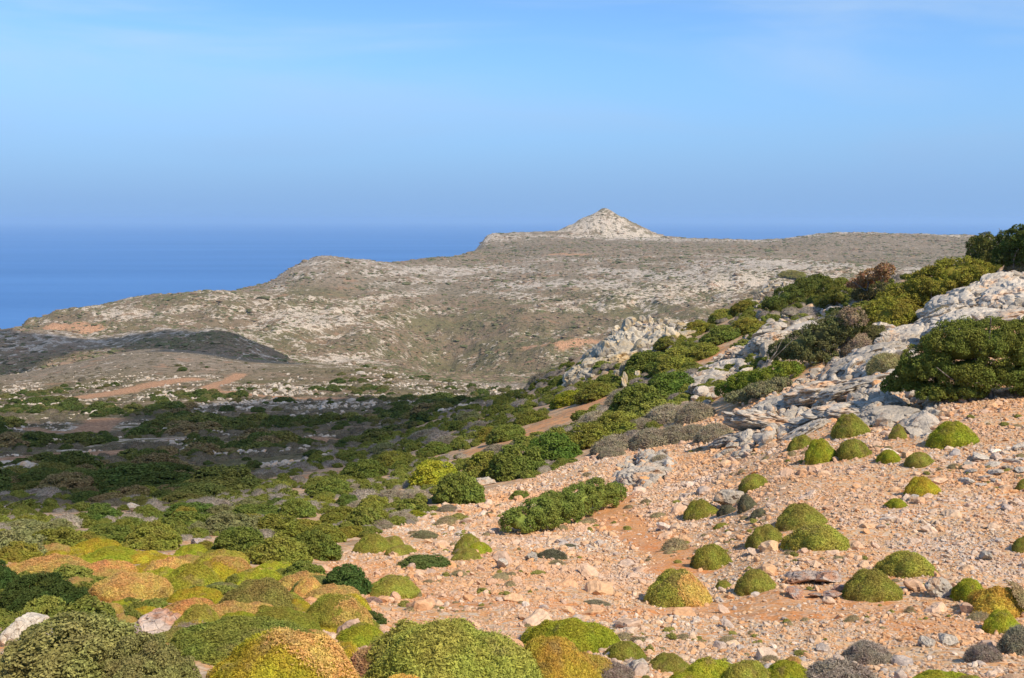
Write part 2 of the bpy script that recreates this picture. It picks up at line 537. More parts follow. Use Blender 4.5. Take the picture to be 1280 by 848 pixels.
# ------------------------------------------------------------------ materials
class NT:
    def __init__(self, name):
        self.mat = bpy.data.materials.new(name)
        self.mat.use_nodes = True
        self.t = self.mat.node_tree
        self.t.nodes.clear()
        self.out = self.t.nodes.new('ShaderNodeOutputMaterial')

    def n(self, kind, **props):
        nd = self.t.nodes.new('ShaderNode' + kind)
        for k, v in props.items():
            setattr(nd, k, v)
        return nd

    def link(self, a, b):
        self.t.links.new(a, b)

    def put(self, sock, v):
        if isinstance(v, bpy.types.NodeSocket):
            self.link(v, sock)
        elif isinstance(v, (tuple, list)) and len(v) == 3 and sock.type == 'RGBA':
            sock.default_value = (*v, 1)
        else:
            sock.default_value = v

    def math(self, op, a, b=0.0, clamp=False):
        m = self.n('Math', operation=op, use_clamp=clamp)
        self.put(m.inputs[0], a); self.put(m.inputs[1], b)
        return m.outputs[0]

    def mix(self, f, a, b, blend='MIX'):
        m = self.n('Mix', data_type='RGBA', blend_type=blend)
        self.put(m.inputs[0], f); self.put(m.inputs[6], a); self.put(m.inputs[7], b)
        return m.outputs[2]

    def ramp(self, v, lo, hi, a=0.0, b=1.0):
        m = self.n('MapRange', interpolation_type='SMOOTHSTEP')
        self.put(m.inputs[0], v)
        for i, q in ((1, lo), (2, hi), (3, a), (4, b)):
            self.put(m.inputs[i], q)
        return m.outputs[0]

    def noise(self, co, scale, detail=4, rough=0.55, dist=0.0):
        m = self.n('TexNoise')
        if co is not None: self.link(co, m.inputs['Vector'])
        self.put(m.inputs['Scale'], scale)
        m.inputs['Detail'].default_value = detail
        m.inputs['Roughness'].default_value = rough
        m.inputs['Distortion'].default_value = dist
        return m.outputs[0]

    def voronoi(self, co, scale, feature='F1', out=0, rnd=1.0):
        m = self.n('TexVoronoi', feature=feature)
        if co is not None: self.link(co, m.inputs['Vector'])
        self.put(m.inputs['Scale'], scale)
        m.inputs['Randomness'].default_value = rnd
        return m.outputs[out]

    def bump(self, h, strength=0.5, dist=0.05):
        b = self.n('Bump')
        b.inputs['Strength'].default_value = strength
        b.inputs['Distance'].default_value = dist
        self.link(h, b.inputs['Height'])
        return b.outputs[0]

    def principled(self, color, rough=0.9, normal=None, spec=0.2):
        p = self.n('BsdfPrincipled')
        self.put(p.inputs['Base Color'], color)
        self.put(p.inputs['Roughness'], rough)
        p.inputs['Specular IOR Level'].default_value = spec
        if normal is not None:
            self.link(normal, p.inputs['Normal'])
        self.link(p.outputs[0], self.out.inputs[0])
        return p


def world_pos(m):
    return m.n('NewGeometry').outputs['Position']


def obj_random(m):
    return m.n('ObjectInfo').outputs['Random']


def foliage_material(name, jitter=0.3, trans=0.25, dead=(0.30, 0.20, 0.09), dead_amount=0.25, scale=2.0, fixed=None):
    """leaf colour comes from the plant's own object colour, varied from spray to spray"""
    m = NT(name)
    oi = m.n('ObjectInfo')
    tc = m.n('TexCoord').outputs['Object']
    base = oi.outputs['Color'] if fixed is None else (*fixed, 1.0)
    big = m.noise(tc, scale, 3, 0.6)
    fine = m.noise(tc, scale * 11, 2, 0.6)
    hs = m.n('HueSaturation')
    m.put(hs.inputs['Color'], base)
    m.put(hs.inputs['Hue'], m.ramp(big, 0.3, 0.7, 0.5 - 0.025, 0.5 + 0.02))
    v = m.math('ADD', m.ramp(fine, 0.25, 0.75, 1 - jitter, 1 + jitter), m.ramp(oi.outputs['Random'], 0, 1, -0.12, 0.12))
    m.put(hs.inputs['Value'], v)
    rnd = m.n('NewGeometry').outputs['Random Per Island']
    isl = m.ramp(rnd, 0.0, 1.0, 0.78, 1.22)
    hs2 = m.n('HueSaturation')
    m.put(hs2.inputs['Color'], hs.outputs[0]); m.put(hs2.inputs['Value'], isl)
    seed = m.math('MULTIPLY', oi.outputs['Random'], 13.0)
    mp = m.n('Mapping')
    m.link(tc, mp.inputs[0]); m.link(seed, mp.inputs['Location'])
    dn = m.noise(mp.outputs[0], scale * 0.8, 3, 0.65)
    dm = m.math('MULTIPLY', m.ramp(dn, 0.55, 0.7), dead_amount)
    c = m.mix(dm, hs2.outputs[0], dead)
    d = m.n('BsdfDiffuse'); t = m.n('BsdfTranslucent')
    m.put(d.inputs[0], c); m.put(t.inputs[0], c)
    mx = m.n('MixShader'); mx.inputs[0].default_value = trans
    m.link(d.outputs[0], mx.inputs[1]); m.link(t.outputs[0], mx.inputs[2])
    m.link(mx.outputs[0], m.out.inputs[0])
    return m.mat


MAT_CUSHION = foliage_material('cushion foliage', 0.32, 0.18, dead=(0.40, 0.28, 0.12), dead_amount=0.55, scale=1.6)
MAT_LEAF = foliage_material('leaves', 0.35, 0.28, dead=(0.20, 0.15, 0.06), dead_amount=0.3, scale=1.2)
MAT_DRY = foliage_material('dry twigs', 0.3, 0.12, dead=(0.22, 0.17, 0.12), dead_amount=0.5, scale=2.0)


def bark_material():
    m = NT('bark')
    tc = m.n('TexCoord').outputs['Object']
    a = m.noise(tc, 6, 4)
    c = m.mix(m.ramp(a, 0.35, 0.7), (0.10, 0.075, 0.055), (0.32, 0.28, 0.24))
    m.principled(c, 0.95, m.bump(a, 0.6, 0.03))
    return m.mat


MAT_BARK = bark_material()


def rock_material(name, light, mid, rust, rust_lo=0.56, bumpd=0.05, fine=9.0):
    m = NT(name)
    oi = m.n('ObjectInfo')
    tc = m.n('TexCoord').outputs['Object']
    mp = m.n('Mapping')
    m.link(tc, mp.inputs[0]); m.link(m.math('MULTIPLY', oi.outputs['Random'], 40.0), mp.inputs['Location'])
    p = mp.outputs[0]
    a = m.noise(p, 1.6, 5, 0.6)
    b = m.noise(p, fine, 5, 0.7)
    c = m.mix(m.ramp(a, 0.3, 0.72), mid, light)
    c = m.mix(m.ramp(m.noise(p, 0.9, 4, 0.6, 0.4), rust_lo, rust_lo + 0.16, 0, 0.9), c, rust)
    spots = m.ramp(m.voronoi(p, 5.0), 0.04, 0.15, 0.25, 0.0)
    c = m.mix(spots, c, (0.16, 0.16, 0.16))
    hs = m.n('HueSaturation')
    m.put(hs.inputs['Color'], c)
    m.put(hs.inputs['Value'], m.math('MULTIPLY', m.ramp(b, 0.25, 0.75, 0.72, 1.2), m.ramp(oi.outputs['Random'], 0, 1, 0.8, 1.15)))
    crack = m.voronoi(p, 3.2, 'DISTANCE_TO_EDGE')
    h = m.math('ADD', m.math('MULTIPLY', b, 0.7), m.ramp(crack, 0.0, 0.07, 0.0, 0.7))
    m.principled(hs.outputs[0], 0.92, m.bump(h, 0.6, bumpd), 0.02)
    return m.mat


MAT_LIME = rock_material('grey limestone', (0.61, 0.52, 0.40), (0.45, 0.385, 0.30), (0.62, 0.38, 0.21), 0.54, 0.025, 12.0)
MAT_LIME_WARM = rock_material('ochre limestone', (0.60, 0.505, 0.36), (0.45, 0.385, 0.285), (0.58, 0.41, 0.20), 0.50, 0.025, 12.0)
MAT_RED_ROCK = rock_material('reddish limestone', (0.60, 0.48, 0.38), (0.42, 0.33, 0.27), (0.50, 0.25, 0.14), 0.45, 0.05)


def stone_material():
    m = NT('scree stone')
    oi = m.n('ObjectInfo')
    tc = m.n('TexCoord').outputs['Object']
    r = oi.outputs['Random']
    cr = m.n('ValToRGB')
    cr.color_ramp.interpolation = 'LINEAR'
    els = cr.color_ramp.elements
    cols = [(0.0, (0.64, 0.52, 0.38)), (0.14, (0.68, 0.46, 0.27)), (0.30, (0.62, 0.335, 0.16)), (0.46, (0.70, 0.53, 0.34)), (0.55, (0.56, 0.47, 0.37)),
            (0.60, (0.42, 0.375, 0.32)), (0.68, (0.50, 0.45, 0.385)), (0.78, (0.66, 0.37, 0.175)), (0.88, (0.86, 0.74, 0.58)), (1.0, (0.58, 0.42, 0.28))]
    els[0].position = 0; els[0].color = (*cols[0][1], 1)
    els[1].position = 1; els[1].color = (*cols[-1][1], 1)
    for p_, c_ in cols[1:-1]:
        e = els.new(p_); e.color = (*c_, 1)
    m.link(r, cr.inputs[0])
    wp = world_pos(m)
    big = m.noise(wp, 0.35, 4, 0.6)
    c = m.mix(m.ramp(big, 0.46, 0.64, 0.0, 0.45), cr.outputs[0], (0.62, 0.55, 0.47))
    c = m.mix(m.ramp(m.noise(wp, 0.22, 3, 0.6), 0.36, 0.62, 0.10, 0.62), c, (0.70, 0.34, 0.135))
    n_ = m.noise(tc, 4.0, 4, 0.7)
    hs = m.n('HueSaturation'); m.put(hs.inputs['Color'], c); m.put(hs.inputs['Value'], m.ramp(n_, 0.3, 0.7, 0.8, 1.15))
    m.principled(hs.outputs[0], 0.95, m.bump(n_, 0.5, 0.02), 0.0)
    return m.mat


MAT_STONE = stone_material()


def attr_color(m, name):
    a = m.n('Attribute', attribute_name=name)
    sp = m.n('SeparateColor')
    m.link(a.outputs['Color'], sp.inputs[0])
    return sp.outputs[0], sp.outputs[1], sp.outputs[2]


def near_ground_material():
    m = NT('slope soil and gravel')
    p = world_pos(m)
    soil_a, rock_a, scrub_a = attr_color(m, 'zone')
    n1 = m.noise(p, 0.5, 5, 0.6); n2 = m.noise(p, 3.0, 5, 0.65); n3 = m.noise(p, 22.0, 4, 0.7)
    red = m.mix(m.ramp(n1, 0.35, 0.65), (0.66, 0.235, 0.078), (0.70, 0.32, 0.120))
    grav = m.mix(m.ramp(n2, 0.35, 0.65), (0.66, 0.300, 0.115), (0.66, 0.425, 0.215))
    c = m.mix(m.math('ADD', m.math('MULTIPLY', soil_a, 0.75), m.ramp(n1, 0.45, 0.75, 0.05, 0.35), True), grav, red)
    cells = m.voronoi(p, 13.0, 'F1', 1)
    sp = m.n('SeparateColor'); m.link(cells, sp.inputs[0])
    c = m.mix(m.math('MULTIPLY', m.ramp(sp.outputs[0], 0.45, 0.6), m.ramp(soil_a, 0, 1, 0.85, 0.35)), c, m.mix(sp.outputs[1], (0.64, 0.43, 0.26), (0.64, 0.52, 0.37)))
    rock = m.mix(m.ramp(n2, 0.3, 0.7), (0.46, 0.385, 0.285), (0.62, 0.52, 0.385))
    c = m.mix(m.math('MULTIPLY', rock_a, m.ramp(n2, 0.3, 0.5, 0.55, 1.0)), c, rock)
    scrub = m.mix(m.ramp(n2, 0.3, 0.7), (0.20, 0.15, 0.085), (0.42, 0.32, 0.22))
    c = m.mix(m.math('MULTIPLY', scrub_a, m.ramp(m.noise(p, 0.9, 5, 0.65), 0.47, 0.58, 0.08, 0.7)), c, scrub)
    hs = m.n('HueSaturation'); m.put(hs.inputs['Color'], c); m.put(hs.inputs['Value'], m.ramp(n3, 0.3, 0.7, 0.72, 1.18))
    vd = m.voronoi(p, 13.0)
    h = m.math('ADD', m.math('MULTIPLY', n3, 0.5), m.ramp(vd, 0.0, 0.5, 0.8, 0.0))
    m.principled(hs.outputs[0], 0.95, m.bump(h, 0.35, 0.03), 0.0)
    return m.mat


def far_ground_material(name, scale=1.0):
    m = NT(name)
    p = world_pos(m)
    soil_a, rock_a, scrub_a = attr_color(m, 'zone')
    big = m.noise(p, 0.010 * scale, 5, 0.6)
    med = m.noise(p, 0.045 * scale, 6, 0.62)
    fin = m.noise(p, 0.16 * scale, 7, 0.66)
    vf = m.noise(p, 0.7 * scale, 4, 0.7)
    olive = m.mix(m.ramp(big, 0.38, 0.62), (0.225, 0.19, 0.088), (0.32, 0.225, 0.135))
    grey = m.mix(m.ramp(big, 0.38, 0.62), (0.325, 0.255, 0.175), (0.37, 0.285, 0.20))
    scrub = m.mix(scrub_a, olive, grey)
    scrub = m.mix(m.ramp(fin, 0.48, 0.66, 0, 0.7), scrub, (0.10, 0.10, 0.055))
    pale = m.mix(m.ramp(vf, 0.3, 0.7), (0.54, 0.43, 0.305), (0.84, 0.69, 0.505))
    pale = m.mix(m.math('MULTIPLY', scrub_a, 0.6), pale, (0.50, 0.44, 0.365))
    # rock shows where the broken pattern rises over a level set by the place
    pat = m.math('ADD', m.math('MULTIPLY', fin, 0.62), m.math('MULTIPLY', med, 0.38))
    lvl = m.ramp(rock_a, 0, 1, 0.645, 0.435)
    f = m.ramp(m.math('SUBTRACT', pat, lvl), -0.015, 0.035)
    c = m.mix(f, scrub, pale)
    dots = m.voronoi(p, 0.09 * scale)
    c = m.mix(m.math('MULTIPLY', m.ramp(dots, 0.22, 0.40, 0.92, 0.0), m.ramp(med, 0.40, 0.58, 0.3, 1.0)), c, (0.105, 0.095, 0.048))
    redn = m.noise(p, 0.035 * scale, 5, 0.65)
    c = m.mix(m.ramp(redn, 0.57, 0.68, 0, 0.5), c, (0.50, 0.27, 0.155))
    c = m.mix(soil_a, c, m.mix(m.ramp(vf, 0.3, 0.7), (0.52, 0.27, 0.145), (0.62, 0.37, 0.215)))
    hs = m.n('HueSaturation'); m.put(hs.inputs['Color'], c); m.put(hs.inputs['Value'], m.ramp(vf, 0.3, 0.72, 0.66, 1.24))
    h = m.math('ADD', fin, m.math('MULTIPLY', vf, 0.5))
    m.principled(hs.outputs[0], 0.97, m.bump(h, 1.0, 3.0 / scale), 0.0)
    return m.mat


MAT_SLOPE = near_ground_material()
MAT_VALLEY = far_ground_material('valley scrub and rock', 2.2)
MAT_HEAD = far_ground_material('hill scrub and rock', 1.0)


def sea_material():
    m = NT('sea water')
    p = world_pos(m)
    mp = m.n('Mapping'); mp.inputs['Scale'].default_value = (0.4, 1.0, 1.0); m.link(p, mp.inputs[0])
    sw = m.noise(mp.outputs[0], 0.035, 5, 0.65)
    streak = m.n('Mapping'); streak.inputs['Scale'].default_value = (0.00012, 0.0011, 1.0); m.link(p, streak.inputs[0])
    st = m.noise(streak.outputs[0], 1.0, 4, 0.6)
    c = m.mix(m.ramp(st, 0.3, 0.7), (0.046, 0.158, 0.385), (0.076, 0.215, 0.475))
    pr = m.principled(c, 0.45, m.bump(sw, 1.0, 5.0), 0.35)
    pr.inputs['IOR'].default_value = 1.33
    return m.mat


MAT_SEA = sea_material()

# ------------------------------------------------------------------ terrain sheet
SCREE_POLY = [(380, 720), (470, 668), (560, 634), (700, 578), (800, 552), (860, 527), (930, 500), (1010, 470), (1110, 430), (1300, 380), (1500, 380), (1500, 1100), (330, 1100)]
SCRUB_POLY = [(380, 640), (500, 560), (600, 520), (700, 470), (760, 430), (860, 400), (960, 345), (1100, 340), (1240, 300), (1300, 300), (1300, 330), (1190, 340), (1110, 385), (1000, 440), (900, 500), (790, 552), (690, 580), (550, 632), (440, 672), (330, 720), (-400, 760), (-400, 640)]
RED_LINES = [   # photo points of bare red earth, half width in metres
    ([(772, 622), (760, 643), (790, 664), (826, 686), (858, 702), (846, 712)], 0.52),
    ([(430, 705), (480, 738), (560, 748), (640, 757), (720, 762), (800, 768), (880, 766), (960, 764), (1060, 768), (1150, 776), (1240, 790)], 0.5),
    ([(985, 748), (1040, 752), (1090, 762)], 0.6),
    ([(870, 452), (885, 440), (900, 448)], 1.2),
    ([(740, 505), (700, 522), (650, 545), (600, 562)], 2.0),
    ([(105, 497), (160, 487), (205, 478), (240, 474)], 4.5),
    ([(268, 490), (262, 484), (285, 476), (300, 468)], 2.6),
    ([(268, 489), (310, 493), (360, 498), (420, 499)], 2.4),
    ([(112, 540), (122, 531), (134, 524)], 3.0),
    ([(30, 535), (75, 541)], 1.6),
    ([(-60, 578), (40, 574), (90, 569), (140, 564)], 3.2),
    ([(330, 552), (380, 549), (425, 551)], 2.0),
    ([(290, 608), (360, 602), (420, 590)], 1.0),
    ([(655, 434), (700, 432), (745, 427)], 5.0),
    ([(70, 408), (100, 406), (118, 412)], 16.0),
    ([(690, 318), (735, 318)], 8.0),
]
RED_WORLD = []
for pts, hw in RED_LINES:
    P = ground_hit([a for a, _ in pts], [b for _, b in pts])
    RED_WORLD.append(([(p[0], p[1]) for p in P], hw))


def red_mask(x, y, grow=1.0, lines=None):
    r = np.zeros(np.shape(x))
    wob = 1 + 0.5 * fbm(x / 1.3, y / 1.3, 2, seed=31)
    for pts, hw in (lines or RED_WORLD):
        x0 = min(p[0] for p in pts) - 4 * hw; x1 = max(p[0] for p in pts) + 4 * hw
        y0 = min(p[1] for p in pts) - 4 * hw; y1 = max(p[1] for p in pts) + 4 * hw
        b = (x > x0) & (x < x1) & (y > y0) & (y < y1)
        if b.any():
            d = line_dist(x[b], y[b], pts)
            r[b] = np.maximum(r[b], 1 - smooth(0.55 * hw * grow, 1.35 * hw * grow, d * wob[b] * (0.75 + 0.5 * np.random.default_rng(3).random())))
    return r


def build_terrain():
    X, YY, Z = GXX, GYY, GZ
    ny, ns = X.shape
    P = np.stack([X, YY, Z], -1)
    px, py, dep = to_pix(P)
    # zones of the ground
    wobx = 14 * fbm(X / 6, YY / 6, 3, seed=41); woby = 10 * fbm(X / 6, YY / 6, 3, seed=42)
    red = red_mask(X, YY)
    rock = np.zeros_like(X); scrub = np.zeros_like(X)
    close = YY < 175
    rock = G_ROCK.copy()
    scrub[close] = soft_poly((px + wobx)[close], (py + woby)[close], SCRUB_POLY, 10)
    ws = (1 - soft_poly(px + 2 * wobx, py + woby, SCREE_POLY, 25)) * (YY < 60) * (1 - smooth(420, 520, px))
    scrub = np.maximum(scrub, ws)
    # further out: how much rock, and whether the scrub is olive or grey brown
    valley = YY > 90
    bigr = fbm(X / 60, YY / 60, 3, seed=51)
    r2 = 0.42 + 0.35 * bigr
    brown_hill = np.exp(-((px - 150) / 210) ** 4) * smooth(440, 520, YY) * (1 - smooth(690, 740, YY))
    r2 = r2 * (1 - brown_hill) + 0.40 * brown_hill
    s2 = 0.15 + 0.85 * brown_hill
    field = np.exp(-((px - 655) / 70) ** 4) * smooth(560, 620, YY) * (1 - smooth(800, 900, YY))
    r2 = r2 * (1 - field) + 0.5 * field; s2 = np.maximum(s2, field)
    hd = smooth(720, 820, YY)
    fr = 0.52 + 0.30 * fbm(X / 150, YY / 150, 3, seed=53)
    fr = fr + 0.18 * np.exp(-((px - 350) / 120) ** 2) * (1 - smooth(1500, 1700, YY))
    fr = fr - 0.20 * np.exp(-((px - 610) / 90) ** 2) * (1 - smooth(1450, 1600, YY))
    fr = fr + 0.35 * smooth(700, 900, px) * smooth(1350, 1500, YY) * (1 - smooth(1850, 1950, YY))
    plateau = smooth(1950, 2150, YY) * (1 - smooth(2640, 2760, YY))
    fr = fr * (1 - 0.55 * plateau) + 0.14 * plateau
    fr = fr + 0.35 * np.exp(-((YY - 2800) / 90) ** 2) + 0.1 * smooth(1700, 1850, YY) * (1 - plateau)
    fr = fr + 0.15 * np.sin(Z * 0.42 + 3.0 * fbm(X / 130, YY / 130, 2, seed=88)) * (1 - plateau) - 0.30 * (ridged(X / 190, YY / 300, 3, seed=61) < 0.12)
    dridge = np.exp(-((YY - 840) / 70) ** 4) * (1 - smooth(330, 400, px))
    fr = fr * (1 - dridge) + 0.62 * dridge
    rc = np.hypot(X - CONE_AT[0], (YY - CONE_AT[1]) * 0.9)
    cone = 1 - smooth(150, 200, rc)
    fr = np.maximum(fr, cone * 0.5)
    fs = np.clip(0.1 + smooth(1600, 1750, YY) * 0.8 + 0.75 * dridge - 0.6 * cone, 0, 1)
    rock2 = r2 * (1 - hd) + fr * hd
    scr2 = s2 * (1 - hd) + fs * hd
    isfar = YY > slope_edge(px)
    open_ = (1 - soft_poly(px + wobx, py + woby, SCREE_POLY, 10)) * (px < 720)
    scrub = np.maximum(scrub, open_)
    rock = np.where(isfar, rock2, rock); scrub = np.where(isfar, scr2, scrub)
    red = np.maximum(np.where(YY < 60, 0.75 * red, red), red_mask(X, YY, 1.0, RED_WORLD[:1]))
    zone = np.stack([np.clip(red, 0, 1), np.clip(rock, 0, 1), np.clip(scrub, 0, 1), np.ones_like(red)], -1).reshape(-1, 4)
    # faces
    idx = np.arange(ns * ny).reshape(ny, ns)
    q = np.stack([idx[:-1, :-1], idx[:-1, 1:], idx[1:, 1:], idx[1:, :-1]], -1).reshape(-1, 4)
    pc = lambda A: 0.25 * (A[:-1, :-1] + A[:-1, 1:] + A[1:, 1:] + A[1:, :-1]).ravel()
    fy = pc(YY); fpx = pc(px); frc = pc(rc); fz = pc(Z)
    which = np.where(fy < slope_edge(fpx), 0, np.where(fy < 690, 1, 2))
    which = np.where((which == 2) & (fy < 960) & (fpx < 420), 3, which)
    which = np.where((which == 2) & (frc < 165), 4, which)
    drop = (fz < SEA_Z - 1.2) & (fy > 900)
    V = P.reshape(-1, 3)
    names = [('slope', MAT_SLOPE), ('valley', MAT_VALLEY), ('headland', MAT_HEAD), ('ridge', MAT_HEAD), ('cone_hill', MAT_HEAD)]
    made = {}
    for k, (nm, mat) in enumerate(names):
        f = q[(which == k) & ~drop]
        used = np.unique(f)
        remap = np.zeros(len(V), np.int64); remap[used] = np.arange(len(used))
        me = mesh_from(nm, V[used], remap[f], np.full(len(f), 4), True)
        at_ = me.attributes.new('zone', 'FLOAT_COLOR', 'POINT')
        at_.data.foreach_set('color', zone[used].astype(np.float32).ravel())
        me.materials.append(mat)
        made[nm] = tag(new_obj(nm, me), kind='structure')
    return made


def slope_edge(px):
    return np.interp(px, [-300, 250, 330, 450, 560, 640, 760, 900, 1600], [46, 46, 70, 115, 150, 165, 175, 175, 175])


LAND = build_terrain()
tag(LAND['slope'], 'near hillside of red earth and loose scree falling to the valley')
tag(LAND['valley'], 'scrub covered valley floor with red tracks')
tag(LAND['headland'], 'far rocky headland running out to the sea')
tag(LAND['ridge'], 'dark low rocky ridge in cloud shade beyond the brown hill')
tag(LAND['cone_hill'], 'pointed pale rocky cone hill on the skyline')

# sea, from under the land out to the horizon
g = Geo()
xs = np.concatenate([[-90000], np.linspace(-30000, 30000, 25), [90000]])
ys = np.concatenate([[-20000], np.geomspace(600, 110000, 40)])
gx, gy = np.meshgrid(xs, ys)
vv = np.stack([gx.ravel(), gy.ravel(), np.full(gx.size, SEA_Z)], -1)
ii = np.arange(gx.size).reshape(gx.shape)
g.add(vv, np.stack([ii[:-1, :-1], ii[:-1, 1:], ii[1:, 1:], ii[1:, :-1]], -1).reshape(-1, 4), True)
sea = tag(new_obj('sea', g.mesh('sea', MAT_SEA)), 'calm blue sea out to the hazy horizon', kind='structure')

# ------------------------------------------------------------------ haze: thin even air over land and sea
def build_haze():
    x0, x1, y0, y1, z0, z1 = -91000, 91000, -21000, 111000, SEA_Z - 4, 75
    v = [(x, y, z) for z in (z0, z1) for y in (y0, y1) for x in (x0, x1)]
    f = [(0, 2, 3, 1), (4, 5, 7, 6), (0, 1, 5, 4), (2, 6, 7, 3), (0, 4, 6, 2), (1, 3, 7, 5)]
    g = Geo(); g.add(v, f)
    m = NT('thin haze')
    pv = m.n('VolumePrincipled')
    pv.inputs['Color'].default_value = (0.53, 0.735, 0.90, 1)
    pv.inputs['Density'].default_value = HAZE_DENSITY
    pv.inputs['Anisotropy'].default_value = 0.1
    m.link(pv.outputs[0], m.out.inputs['Volume'])
    o = new_obj('haze', g.mesh('haze', m.mat))
    tag(o, 'thin blue haze over the sea and far hills', kind='stuff')
    return o


HAZE_DENSITY = 4.4e-5
HAZE = build_haze()

# ------------------------------------------------------------------ clouds overhead, whose shade lies on the valley
def cloud_material():
    m = NT('thin cloud')
    d = m.n('BsdfDiffuse'); d.inputs[0].default_value = (0.85, 0.85, 0.85, 1)
    t = m.n('BsdfTranslucent'); t.inputs[0].default_value = (0.85, 0.85, 0.85, 1)
    a = m.n('MixShader'); a.inputs[0].default_value = 0.5
    m.link(d.outputs[0], a.inputs[1]); m.link(t.outputs[0], a.inputs[2])
    tr = m.n('BsdfTransparent')
    b = m.n('MixShader'); b.inputs[0].default_value = 0.50
    m.link(tr.outputs[0], b.inputs[1]); m.link(a.outputs[0], b.inputs[2])
    m.link(b.outputs[0], m.out.inputs[0])
    return m.mat


MAT_CLOUD = cloud_material()


def build_cloud(shade_pix, cell, label, alt=900.0, depth=60.0, seed=0):
    """a cloud at its own height; its outline follows from the shade it throws"""
    hp = ground_hit([a for a, _ in shade_pix], [b for _, b in shade_pix])
    poly = [(p[0], p[1]) for p in hp]
    xs_ = [p[0] for p in poly]; ys_ = [p[1] for p in poly]
    pad = 4 * cell
    gx = np.arange(min(xs_) - pad, max(xs_) + pad, cell); gy = np.arange(min(ys_) - pad, max(ys_) + pad, cell)
    X, Y = np.meshgrid(gx, gy)
    ins = in_poly(X, Y, poly)
    d = line_dist(X, Y, poly + [poly[0]]) * np.where(ins, 1, -1)
    k = cell
    d = d + 1.6 * k * fbm(X / (6 * k), Y / (6 * k), 4, seed=seed + 60)
    t = np.sqrt(np.clip(d / (8 * k), 0, 1))
    puff = t * (1 + 0.5 * ridged(X / (5 * k), Y / (5 * k), 3, seed=seed + 70))
    gz = ground(X, Y)
    up = (alt - gz) / SUN_DIR[2]
    CX = X + up * SUN_DIR[0]; CY = Y + up * SUN_DIR[1]
    top = np.stack([CX, CY, alt + depth * puff], -1).reshape(-1, 3)
    bot = np.stack([CX, CY, alt - 0.2 * depth * puff - 0.01], -1).reshape(-1, 3)
    ii = np.arange(X.size).reshape(X.shape)
    q = np.stack([ii[:-1, :-1], ii[:-1, 1:], ii[1:, 1:], ii[1:, :-1]], -1).reshape(-1, 4)
    keep = (t.ravel()[q] > 0).any(1)
    q = q[keep]
    g = Geo()
    n = len(top)
    allv = np.concatenate([top, bot])
    fa = np.concatenate([q, q[:, ::-1] + n])
    used = np.unique(fa); rm = np.zeros(len(allv), int); rm[used] = np.arange(len(used))
    g.add(allv[used], rm[fa], True)
    o = new_obj('cloud', g.mesh('cloud', MAT_CLOUD))
    tag(o, label, kind='stuff')
    return o


VALLEY_SHADE = [(-330, 562), (-100, 552), (60, 542), (150, 534), (250, 522), (330, 511), (420, 502), (600, 502), (628, 508), (600, 524), (555, 541), (470, 566), (400, 592), (345, 612), (240, 636), (120, 640), (-60, 645), (-330, 650)]
RIDGE_SHADE = [(-250, 470), (-40, 470), (40, 458), (90, 440), (150, 432), (240, 441), (300, 450), (352, 455), (345, 440), (300, 424), (270, 414), (200, 417), (130, 425), (60, 416), (-40, 414), (-250, 430)]
build_cloud(VALLEY_SHADE, 7.0, 'thin cloud that shades the valley floor', seed=1)
build_cloud(RIDGE_SHADE, 14.0, 'thin cloud that shades the far dark ridge', seed=2)

# ------------------------------------------------------------------ rocks and stones
def ico(sub):
    import bmesh
    bm = bmesh.new()
    bmesh.ops.create_icosphere(bm, subdivisions=sub, radius=1.0)
    v = np.array([p.co[:] for p in bm.verts]); f = np.array([[q.index for q in p.verts] for p in bm.faces])
    bm.free()
    return v, f


ICO = {k: ico(k) for k in (1, 2, 3, 4)}


def rock_mesh(name, seed, sub=4, cuts=12, rough=0.10, flat=1.0, mat=None, crag=0.0):
    """an angular block: a ball cut by planes, then weathered"""
    r = np.random.default_rng(seed)
    v, f = ICO[sub]
    v = v.copy()
    for _ in range(cuts):
        n = r.normal(size=3); n /= np.linalg.norm(n)
        d = r.uniform(0.45, 0.85)
        s = v @ n - d
        v = v - np.where(s > 0, s, 0)[:, None] * n * 0.97
    v = v * np.array([1.0, r.uniform(0.7, 1.0), r.uniform(0.55, 0.85) * flat])
    nrm = v / np.linalg.norm(v, axis=1, keepdims=True)
    d = rough * (noise3(v * 2.3, seed) * 0.9 + noise3(v * 5.1, seed + 1) * 0.5 + (noise3(v * 11.0, seed + 2) * 0.25 if sub > 2 else 0))
    if crag:
        k = noise3(v * np.array([3.2, 3.2, 1.1]), seed + 5)
        d = d - crag * np.clip(1 - np.abs(k) * 6, 0, 1)
    v = v + nrm * d[:, None]
    g = Geo(); g.add(v, f, False)
    me = g.mesh(name, mat)
    return me


STONES = [rock_mesh('stone', 100 + k, 1 if k % 3 else 2, 7, 0.06, 0.85, MAT_STONE) for k in range(9)]
STONES_BIG = [rock_mesh('stone', 120 + k, 3, 10, 0.11, 0.8, MAT_STONE, 0.08) for k in range(6)]
ROCKS = [rock_mesh('rock', 200 + k, 4, 11, 0.10, 1.0, MAT_LIME, 0.13) for k in range(8)]
ROCKS_WARM = [rock_mesh('rock', 230 + k, 4, 14, 0.14, 1.35, MAT_LIME_WARM, 0.18) for k in range(5)]
ROCKS_RED = [rock_mesh('rock', 250 + k, 4, 12, 0.12, 0.7, MAT_RED_ROCK, 0.14) for k in range(4)]
RUBBLE = [rock_mesh('rubble', 300 + k, 2, 8, 0.10, 0.95, MAT_LIME) for k in range(6)]


